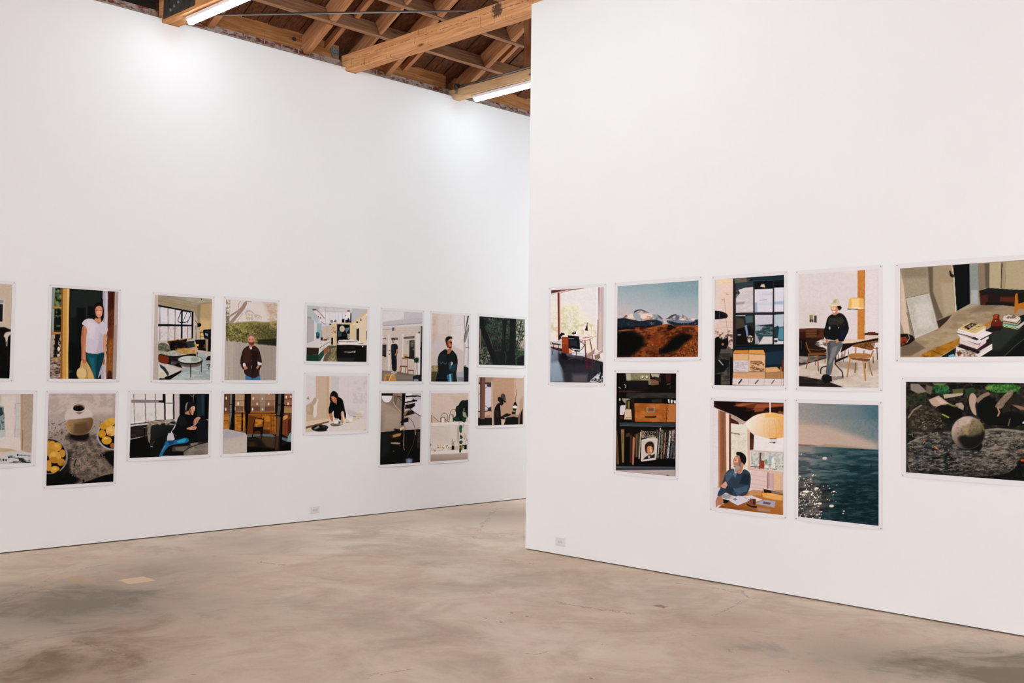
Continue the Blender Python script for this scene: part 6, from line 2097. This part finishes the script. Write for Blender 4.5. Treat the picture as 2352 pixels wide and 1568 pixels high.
p 5a2c1a~14 1500 590 1690 590 1680 660 1490 650
p 4a2416~8 1230 570 1330 560 1330 690 1230 695
p 16100d~5 1300 660 1380 660 1700 700 1700 720 1400 690 1300 700
p 151a17~5 1330 1020 1450 940 1900 800 1900 1400 700 1400 900 1270 1100 1150
p 3a3c36@.7~40 1350 1080 1500 1000 1800 1000 1500 1300 1380 1300
l 6c7068@.7 6 1540 1390 1700 1240 1900 1080
p 080808~6 1570 1392 1750 1220 1900 1100 1900 1395
p b07c24~4 440 1360 700 1240 960 1140 960 1180 900 1260 720 1370 600 1395 440 1395
n 7c5010 .5 30 2 .52 450 1140 960 1390 : 440 1360 700 1240 960 1150 900 1260 600 1395
p b07c30~5 1270 970 1400 890 1390 940 1320 1000
l 3c2810 6 600 1310 740 1370
p 6c5c40@.8~6 450 1350 560 1395 480 1395
p b07020~3 1690 560 1730 530 1735 680 1900 640 1900 760 1730 745 1700 830 1685 820
p 16100a~3 1735 545 1900 500 1900 640 1735 680
p 68220f~4 1395 825 1495 820 1480 880 1530 940 1520 1010 1450 1040 1370 1010 1375 930 1410 880
p b8542c@.8~8 1410 830 1470 830 1450 880 1420 880
p 1c0a08@.8~10 1370 980 1530 980 1500 1040 1390 1040
e e0a080~4 1435 910 10 6
p d4c8be~3 1530 880 1560 825 1740 840 1770 880 1720 940 1540 905
n 5c4438 .7 18 1 .5 1560 825 1750 880
l 8a7464@.8 4 1535 905 1700 935 1770 890
p b09c80~3 1530 915 1720 950 1770 895 1765 930 1720 970 1535 940
p 8cbcae~3 1530 945 1720 980 1810 920 1810 950 1730 1010 1530 975
l e0c860 8 1540 985 1730 1020
p c4b8b8@.9~3 1730 985 1820 910 1820 950 1740 1020
p dccfcf~3 910 1250 1200 1350 1390 1215 1390 1290 1230 1395 900 1395
p ece2e0@.8~3 1220 1310 1385 1215 1390 1290 1240 1380
l 8a7c80@.8 4 1220 1340 1385 1245
l 9a8c90@.7 4 1225 1365 1385 1270
p 4c1c28~2 940 1215 1160 1290 1300 1200 1350 1210 1200 1310 940 1232
p d8c8c8~3 960 1140 1200 1230 1310 1150 1310 1200 1190 1288 960 1210
p d0c0b8@.8~2 975 1170 1150 1215 1190 1230 1150 1240 975 1190
l 3c2c34@.8 7 1215 1205 1230 1260
p dcd0d2~3 920 1080 1180 1170 1340 1110 1340 1150 1200 1220 975 1150
p e4dadc~3 1100 1100 1290 1040 1408 1075 1240 1165
l 1c1618 14 1240 1160 1400 1075
l 3c3030 9 925 1080 1060 1105 1180 1160
p dcd2d2~3 925 1040 1170 1100 1300 1020 1300 1045 1170 1130 925 1070
p cdb988~3 940 1010 1080 930 1310 985 1300 1010 1160 1085
p e4dad4~2 935 1015 1160 1082 1300 1005 1300 1025 1160 1105 935 1035
p 2a201a 1000 995 1110 935 1190 955 1075 1030
n c8b484 .8 14 .6 .5 1010 950 1180 1015
l 5c4c30@.8 5 1100 1035 1220 985
l 5c4c30@.8 4 1170 985 1260 980
l 6c5c40@.8 4 1120 1055 1240 1000
p 7c4c34~3 910 1330 960 1310 1000 1340 940 1385
p c0b0a0~4 990 1330 1090 1300 1180 1350 1120 1385 1010 1385
n 5c3c28 .7 20 1 .5 920 1300 1190 1390
p 74b0c0~3 810 1370 880 1350 900 1392 815 1395
#R8
p 2b2822 0 0 2200 0 2200 1700 0 1700
p 17130f~10 170 195 1700 215 1700 280 700 280 170 240
n 5c5444 .5 30 1 .52 170 200 1650 760
n 14120e .8 46 1 .5 170 260 1700 800
p 8c8078~5 225 220 330 225 430 320 320 345 230 300
p 6c6450~8 420 230 500 260 480 360 420 330
n 3c4428 .7 30 .6 .5 180 330 420 480
p 1d4a2c~10 510 250 600 225 690 250 720 320 640 360 540 330
n 4c8c48 .7 18 1 .52 480 210 730 340 : 500 250 600 225 700 250 720 320 640 350 540 330
p 7c8848@.8~10 500 210 680 215 640 240 520 240
p 5c6038~10 740 290 880 280 880 340 760 340
p 2c4428~8 900 290 1000 265 1040 310 980 380 910 360
p 2c5c2c~10 1180 230 1500 225 1600 260 1560 320 1300 340 1160 290
n 6ca048 .7 16 1 .5 1150 215 1600 330 : 1180 225 1520 225 1600 260 1560 320 1300 335 1160 290
p 8c9c50@.7~8 1150 260 1250 240 1230 290 1170 300
p b8a494~4 630 355 880 335 870 365 650 405
p b8a090~4 450 420 575 368 710 470 590 490 540 520 480 470
p d0b8a8@.8~8 540 400 600 400 680 465 590 470
p a89888~4 780 470 860 455 890 500 880 550 820 520
p 0e0c0a~6 560 500 720 490 860 540 880 640 720 680 620 600
l 8c8850~4 16 700 470 750 495 820 500
p b49c8a~5 955 380 980 335 1020 340 1060 420 1020 480 1050 620 1020 610 980 560 950 450
p 8c7868~5 1030 420 1100 360 1190 320 1220 350 1120 420 1060 460
p 0c0b0a~10 1050 470 1180 360 1290 420 1290 520 1400 600 1600 680 1560 760 1150 720 1060 620
p 7c6c5c~5 1270 500 1350 400 1440 310 1500 290 1500 360 1420 440 1360 540 1290 520
n a89c84 .7 14 1 .54 1280 300 1510 520 : 1280 500 1440 315 1500 300 1430 430 1350 530
p 2a241c~8 1400 460 1540 340 1640 400 1640 480 1480 480 1420 600 1360 560
l b08c70~4 18 1310 520 1330 580 1310 620
p 8c6c5c~5 1480 480 1560 490 1700 530 1700 560 1580 540
p 0c0b0a~10 1330 600 1500 560 1640 620 1640 740 1340 740
l 6c5c44~5 16 1460 660 1440 740
e b8c8d8~4 1630 705 16 14
p 3e362c~8 190 640 240 540 340 480 440 485 540 540 620 620 600 720 540 800 300 860 200 800
n 1c1710 .6 24 1 .48 200 500 640 860
n 8c8068 .5 16 2 .58 220 500 620 800 : 200 700 260 560 340 490 440 490 560 580 620 640 560 780 300 800
l a09080@.8~5 20 200 640 260 550 360 490
l a8b050~3 14 620 600 660 620 700 640
s b8b4a8 20 7 360 650 640 800
p 1c1810~10 180 820 400 860 300 900 180 960
p 8c8478~10 1140 790 1300 770 1700 810 1700 960 1300 960 1150 900
p 48443e~8 180 960 300 900 560 820 740 800 860 960 1160 900 1400 800 1700 860 1700 1000 1560 1160 1520 1260 1400 1340 1180 1370 700 1370 230 1320 180 1180
p 2c343c@.8~60 340 960 700 880 860 980 900 1200 600 1340 300 1300 260 1100
p 15181b@.8~50 500 1080 860 1160 800 1340 460 1320
p 94827a@.8~50 1180 960 1440 960 1460 1080 1260 1120 1160 1040
p 84786c@.9~30 1180 820 1640 850 1660 930 1240 920
n 1c1a18 .6 24 3. .48 180 800 1700 1370
n 8c8276 .5 18 3.4 .60 200 880 1640 1370
n 100f0d .6 12 2.8 .58 200 820 1640 1370
n b4a898 .6 10 2.8 .62 200 820 1640 1300
n 9c9288 .4 26 3 .52 200 820 1640 1250
l a8a090@.6~6 12 190 970 300 905 440 860 560 825
l 948c80@.6~6 10 185 1200 230 1320
l 7c746a@.7~6 10 1540 1180 1510 1270 1400 1350
p 0b0a09~12 700 1378 1180 1372 1420 1340 1540 1260 1560 1180 1640 1140 1700 1100 1700 1480 700 1400
n 4c3824 .5 30 .6 .6 1540 1150 1700 1400
e c05c28~4 1620 1172 28 14
e c06c3c@.8~3 1580 1048 16 8
e 8c3c34~4 392 930 22 9
l d08850~2 12 525 1000 545 1012 560 1025 540 1022
l c07848@.8~2 8 570 1040 600 1060
l b8c0c4@.8 6 385 960 400 940
p 0a0908~20 780 900 1100 930 1120 1000 1080 1060 880 1040 800 980
e 6c6252~4 940 830 207 207
g b8a49a 3a3428 860 690 1060 950 : 940 624 1020 640 1090 690 1135 760 1147 830 1135 900 1090 970 1020 1020 940 1037 860 1020 790 970 745 900 733 830 745 760 790 690 860 640
p 14110e@.9~36 800 900 880 850 960 880 1080 860 1147 800 1140 900 1080 980 1000 1030 900 1030
n 8c7a58 .6 50 1 .5 780 660 1090 860
n 5c5030 .5 22 1 .58 800 680 1130 860
p c9b4aa@.7~40 790 700 880 640 980 650 960 720 840 760
p b49468@.6~20 870 770 940 760 940 860 890 840
n 8c8040 .6 14 1 .56 1000 700 1140 800
"""
PICS = {}
for _l in _SRC.strip().split("\n"):
    if _l[0] == "#": _cur = _l[1:]; PICS[_cur] = []
    else: PICS[_cur].append(_l)
# which print, which wall, left, right, bottom and top of its image in metres, corners on its drawing grid, grid pitch, label
PRINTS = [
  ('P0', 'L', 2.586, 3.185, 1.5, 2.311, [(-890.3, 69.1), (167.0, 141.9), (128.8, 1440.3), (-934.0, 1431.6)], 0.0045, 'dark print cut off by the left picture edge, upper row, bright wall and black foreground'),
  ('P1', 'L', 3.523, 4.125, 1.501, 2.312, [(720.7, 178.5), (1639.0, 241.9), (1608.0, 1450.8), (685.4, 1443.2)], 0.004, 'tall print of a person in a white shirt holding a straw hat in a doorway'),
  ('P2', 'L', 2.59, 3.387, 0.765, 1.366, [(-933.7, 150.1), (458.9, 147.5), (431.7, 1100.9), (-966.3, 1166.8)], 0.0045, 'pale print of a white room and papers on a table, cut off at lower left'),
  ('P3', 'L', 3.52, 4.122, 0.557, 1.369, [(674.8, 142.3), (1598.6, 140.8), (1567.3, 1360.1), (639.1, 1418.3)], 0.004, 'tall print of a round clay pot and two bowls of lemons'),
  ('P4', 'L', 4.482, 5.075, 1.499, 2.307, [(103.9, 177.2), (957.6, 235.7), (930.3, 1456.0), (72.9, 1449.1)], 0.004, 'tall print of a living room with black window grid and round coffee table'),
  ('P5', 'L', 5.228, 5.822, 1.503, 2.314, [(1166.9, 239.6), (1939.2, 293.0), (1915.8, 1458.1), (1140.4, 1451.7)], 0.004, 'tall print of a bearded person in a brown jacket before a board fence'),
  ('P6', 'L', 4.271, 5.067, 0.766, 1.365, [(172.7, 200.3), (1650.6, 197.3), (1624.8, 1347.4), (142.1, 1417.2)], 0.004, 'wide print of a person in a beanie sitting on a grey sofa by windows'),
  ('P7', 'L', 5.231, 6.023, 0.765, 1.363, [(201.8, 200.6), (1491.7, 197.8), (1470.7, 1275.1), (177.0, 1336.1)], 0.004, 'wide print of a chair before brown wooden cabinets and dark columns'),
  ('P8', 'L', 6.189, 6.985, 1.713, 2.31, [(233.5, 188.5), (1508.1, 276.2), (1489.0, 1400.6), (211.0, 1369.8)], 0.0048, 'wide print of a bright studio with white tables and a round clock lamp'),
  ('P9', 'L', 6.196, 6.999, 0.952, 1.558, [(217.0, 202.1), (1505.5, 218.1), (1486.1, 1363.9), (194.1, 1406.6)], 0.0048, 'wide print of a dark-haired person in black leaning over white cups and plates'),
  ('P10', 'L', 7.201, 7.79, 1.503, 2.314, [(147.4, 169.2), (865.9, 218.8), (847.3, 1458.3), (126.4, 1452.3)], 0.0048, 'tall print of a person in dark clothes on a porch beside a wooden chair'),
  ('P11', 'L', 7.933, 8.534, 1.504, 2.315, [(1033.0, 228.9), (1706.5, 275.5), (1690.6, 1463.9), (1015.0, 1458.2)], 0.0048, 'tall print of a person with glasses and crossed arms in a dark coat'),
  ('P12', 'L', 7.198, 7.783, 0.557, 1.368, [(113.4, 168.1), (795.9, 166.8), (778.1, 1354.1), (93.2, 1397.1)], 0.0048, 'tall print of a dark spiral staircase under a white globe lamp'),
  ('P13', 'L', 7.941, 8.537, 0.558, 1.369, [(972.4, 165.1), (1610.3, 164.0), (1595.1, 1301.4), (955.2, 1341.6)], 0.0048, 'tall print of white shelves with watering cans and a trailing green plant'),
  ('P14', 'L', 8.704, 9.507, 1.719, 2.318, [(109.1, 136.9), (654.1, 174.7), (647.7, 729.5), (101.6, 716.1)], 0.0048, 'wide print of dark tree trunks in a green forest'),
  ('P15', 'L', 8.703, 9.499, 0.963, 1.563, [(98.9, 867.3), (640.9, 874.2), (634.5, 1432.5), (91.3, 1450.0)], 0.0048, 'wide print of a person in a cap silhouetted at a desk against a tan wall'),
  ('R0', 'R', -6.331, -5.714, 1.522, 2.346, [(151.4, 213.3), (853.5, 163.0), (842.4, 1447.5), (138.5, 1437.1)], 0.0034, 'tall print of a desk and black office chair before a large bright window'),
  ('R1', 'R', -5.561, -4.739, 1.739, 2.341, [(140.7, 202.7), (1528.0, 103.9), (1520.9, 1412.4), (130.7, 1423.5)], 0.0034, 'wide print of snowy mountains behind rust-brown hills'),
  ('R2', 'R', -5.563, -4.949, 0.786, 1.607, [(97.4, 96.2), (890.6, 100.9), (882.2, 1473.5), (86.7, 1399.8)], 0.0034, 'tall print of a bookshelf with a wooden drawer box and a portrait book cover'),
  ('R3', 'R', -4.584, -3.981, 1.519, 2.337, [(118.4, 169.3), (947.1, 110.7), (943.9, 1444.6), (112.3, 1432.0)], 0.0034, 'tall print of cardboard boxes stacked under a dark gridded window'),
  ('R4', 'R', -4.593, -3.982, 0.577, 1.396, [(96.5, 103.1), (911.5, 126.0), (908.4, 1429.9), (90.5, 1335.9)], 0.0034, 'tall print of a bearded person seated under a large round paper lamp'),
  ('R5', 'R', -3.859, -3.253, 1.517, 2.332, [(78.2, 153.4), (1002.2, 88.5), (1003.5, 1468.6), (75.8, 1454.3)], 0.0034, 'tall print of a person in a sun hat leaning on a table among wooden chairs'),
  ('R6', 'R', -3.861, -3.254, 0.579, 1.398, [(68.1, 119.9), (941.0, 144.2), (942.2, 1459.0), (65.8, 1358.4)], 0.0034, 'tall print of dark blue sea with glittering light and a pale sky'),
  ('R7', 'R', -3.1, -2.3, 1.725, 2.325, [(161.7, 211.3), (1830.2, 95.4), (1838.0, 1383.9), (163.7, 1394.9)], 0.0034, 'wide print of a room with stacked books, a red vase and a leaning panel'),
  ('R8', 'R', -3.061, -2.261, 0.956, 1.56, [(168.9, 197.7), (1742.2, 214.8), (1749.9, 1438.2), (171.0, 1320.3)], 0.0034, 'wide print of a stone ball resting on a weathered log'),
]
# ---------------- photographic prints ----------------
# side, start along the wall, end, bottom, top of the image; paper margins; corners of the drawing grid; label
K_INK = 1.10
def srgb_lin(a): return np.where(a <= .04045, a/12.92, ((a+.055)/1.055)**2.4)
def sheet_bow(u, v):
    """how far the paper stands off the wall; u, v in 0..1 over the paper, pinned at its four corners"""
    s = np.sin(np.pi*np.clip(u, 0, 1))
    return .0008 + .009*s*np.exp(-np.clip(v, 0, 1)/.06) + .002*s*np.exp(-(1-np.clip(v, 0, 1))/.06) + .0006*s
def grid(nx, nz):
    i, j = np.meshgrid(np.arange(nx-1), np.arange(nz-1)); a = (j*nx + i).ravel()
    return np.stack([a, a+1, a+nx+1, a+nx], 1)
def fast_mesh(name, V, F, col=None):
    me = bpy.data.meshes.new(name); me.vertices.add(len(V)); me.vertices.foreach_set('co', V.astype(np.float32).ravel())
    me.loops.add(F.size); me.loops.foreach_set('vertex_index', F.ravel().astype(np.int32))
    me.polygons.add(len(F)); me.polygons.foreach_set('loop_start', np.arange(0, F.size, F.shape[1], dtype=np.int32))
    me.polygons.foreach_set('use_smooth', np.ones(len(F), bool)); me.update(calc_edges=True)
    if col is not None:
        at = me.color_attributes.new('picture', 'FLOAT_COLOR', 'POINT')
        at.data.foreach_set('color', np.concatenate([col, np.ones((len(col), 1))], 1).astype(np.float32).ravel())
    return me
pin_me = MB().disc((0, 0, 0), (0, -1, 0), .0038, .002, 10, dome=.0025); pm = bpy.data.meshes.new('pin'); pm.from_pydata(pin_me.v, [], pin_me.f); pm.materials.append(PIN)
def photo_print(pid, side, a0, a1, z0, z1, corners, cell, label, group):
    """a0 < a1 measured rightwards as one faces the wall"""
    w = a1-a0; h = z1-z0; mg = .0285 if h > w else .033; mg2 = .0285 if h > w else .033
    pw, ph = w+2*mg, h+2*mg2; cx = (a0+a1)/2
    if side == 'L': M = Matrix.Translation((cx, YL, z0-mg2))
    else: M = Matrix.Translation((XP, -cx, z0-mg2)) @ Matrix.Rotation(-math.pi/2, 4, 'Z')
    root = empty('photo_print'); root.matrix_world = M
    nx, nz = 25, 33; U, V = np.meshgrid(np.linspace(0, 1, nx), np.linspace(0, 1, nz)); d = sheet_bow(U, V)
    front = np.stack([(U-.5)*pw, -d-.0004, V*ph], -1).reshape(-1, 3); back = front + [0, .0004, 0]
    Fg = grid(nx, nz); n = nx*nz
    rim = list(range(nx)) + [r*nx+nx-1 for r in range(1, nz)] + [(nz-1)*nx+c for c in range(nx-2, -1, -1)] + [r*nx for r in range(nz-2, 0, -1)]
    R = len(rim); edge = np.concatenate([front[rim], back[rim]])       # the cut edge has its own vertices, so the faces keep flat shading up to it
    side_f = np.array([(2*n+R+i, 2*n+R+(i+1) % R, 2*n+(i+1) % R, 2*n+i) for i in range(R)])
    me = fast_mesh('paper', np.concatenate([front, back, edge]), np.concatenate([Fg, (Fg+n)[:, ::-1], side_f])); link('paper', me, root, PAPER)
    # the image, drawn on its own fine grid
    nx = int(w/cell)+1; nz = int(h/cell)+1; U, V = np.meshgrid(np.linspace(0, 1, nx), np.linspace(0, 1, nz))
    H = _homog(corners); q = np.stack([U, 1-V, np.ones_like(U)], -1) @ H.T
    rgb = paint(PICS[pid], q[..., 0]/q[..., 2], q[..., 1]/q[..., 2], 7)
    col = np.clip(srgb_lin(rgb)**1.13*K_INK*1.04, 0, .92).reshape(-1, 3)
    px = (U-.5)*w; pz = mg2 + V*h; d = sheet_bow(px/pw+.5, pz/ph)
    me = fast_mesh('image', np.stack([px, -d-.0012, pz], -1).reshape(-1, 3), grid(nx, nz), col); link('image', me, root, INK)
    for sx in (-1, 1):
        for zz in (.012, ph-.012):
            p = link('pin', pm, root); p.location = (sx*(pw/2-.012), -.003, zz)
    tag(root, label, 'photograph', group)
GL = 'photo prints pinned along the left wall'; GR = 'photo prints pinned on the partition'
for row in PRINTS: photo_print(*row, GL if row[1] == 'L' else GR)
bpy.context.view_layer.update()
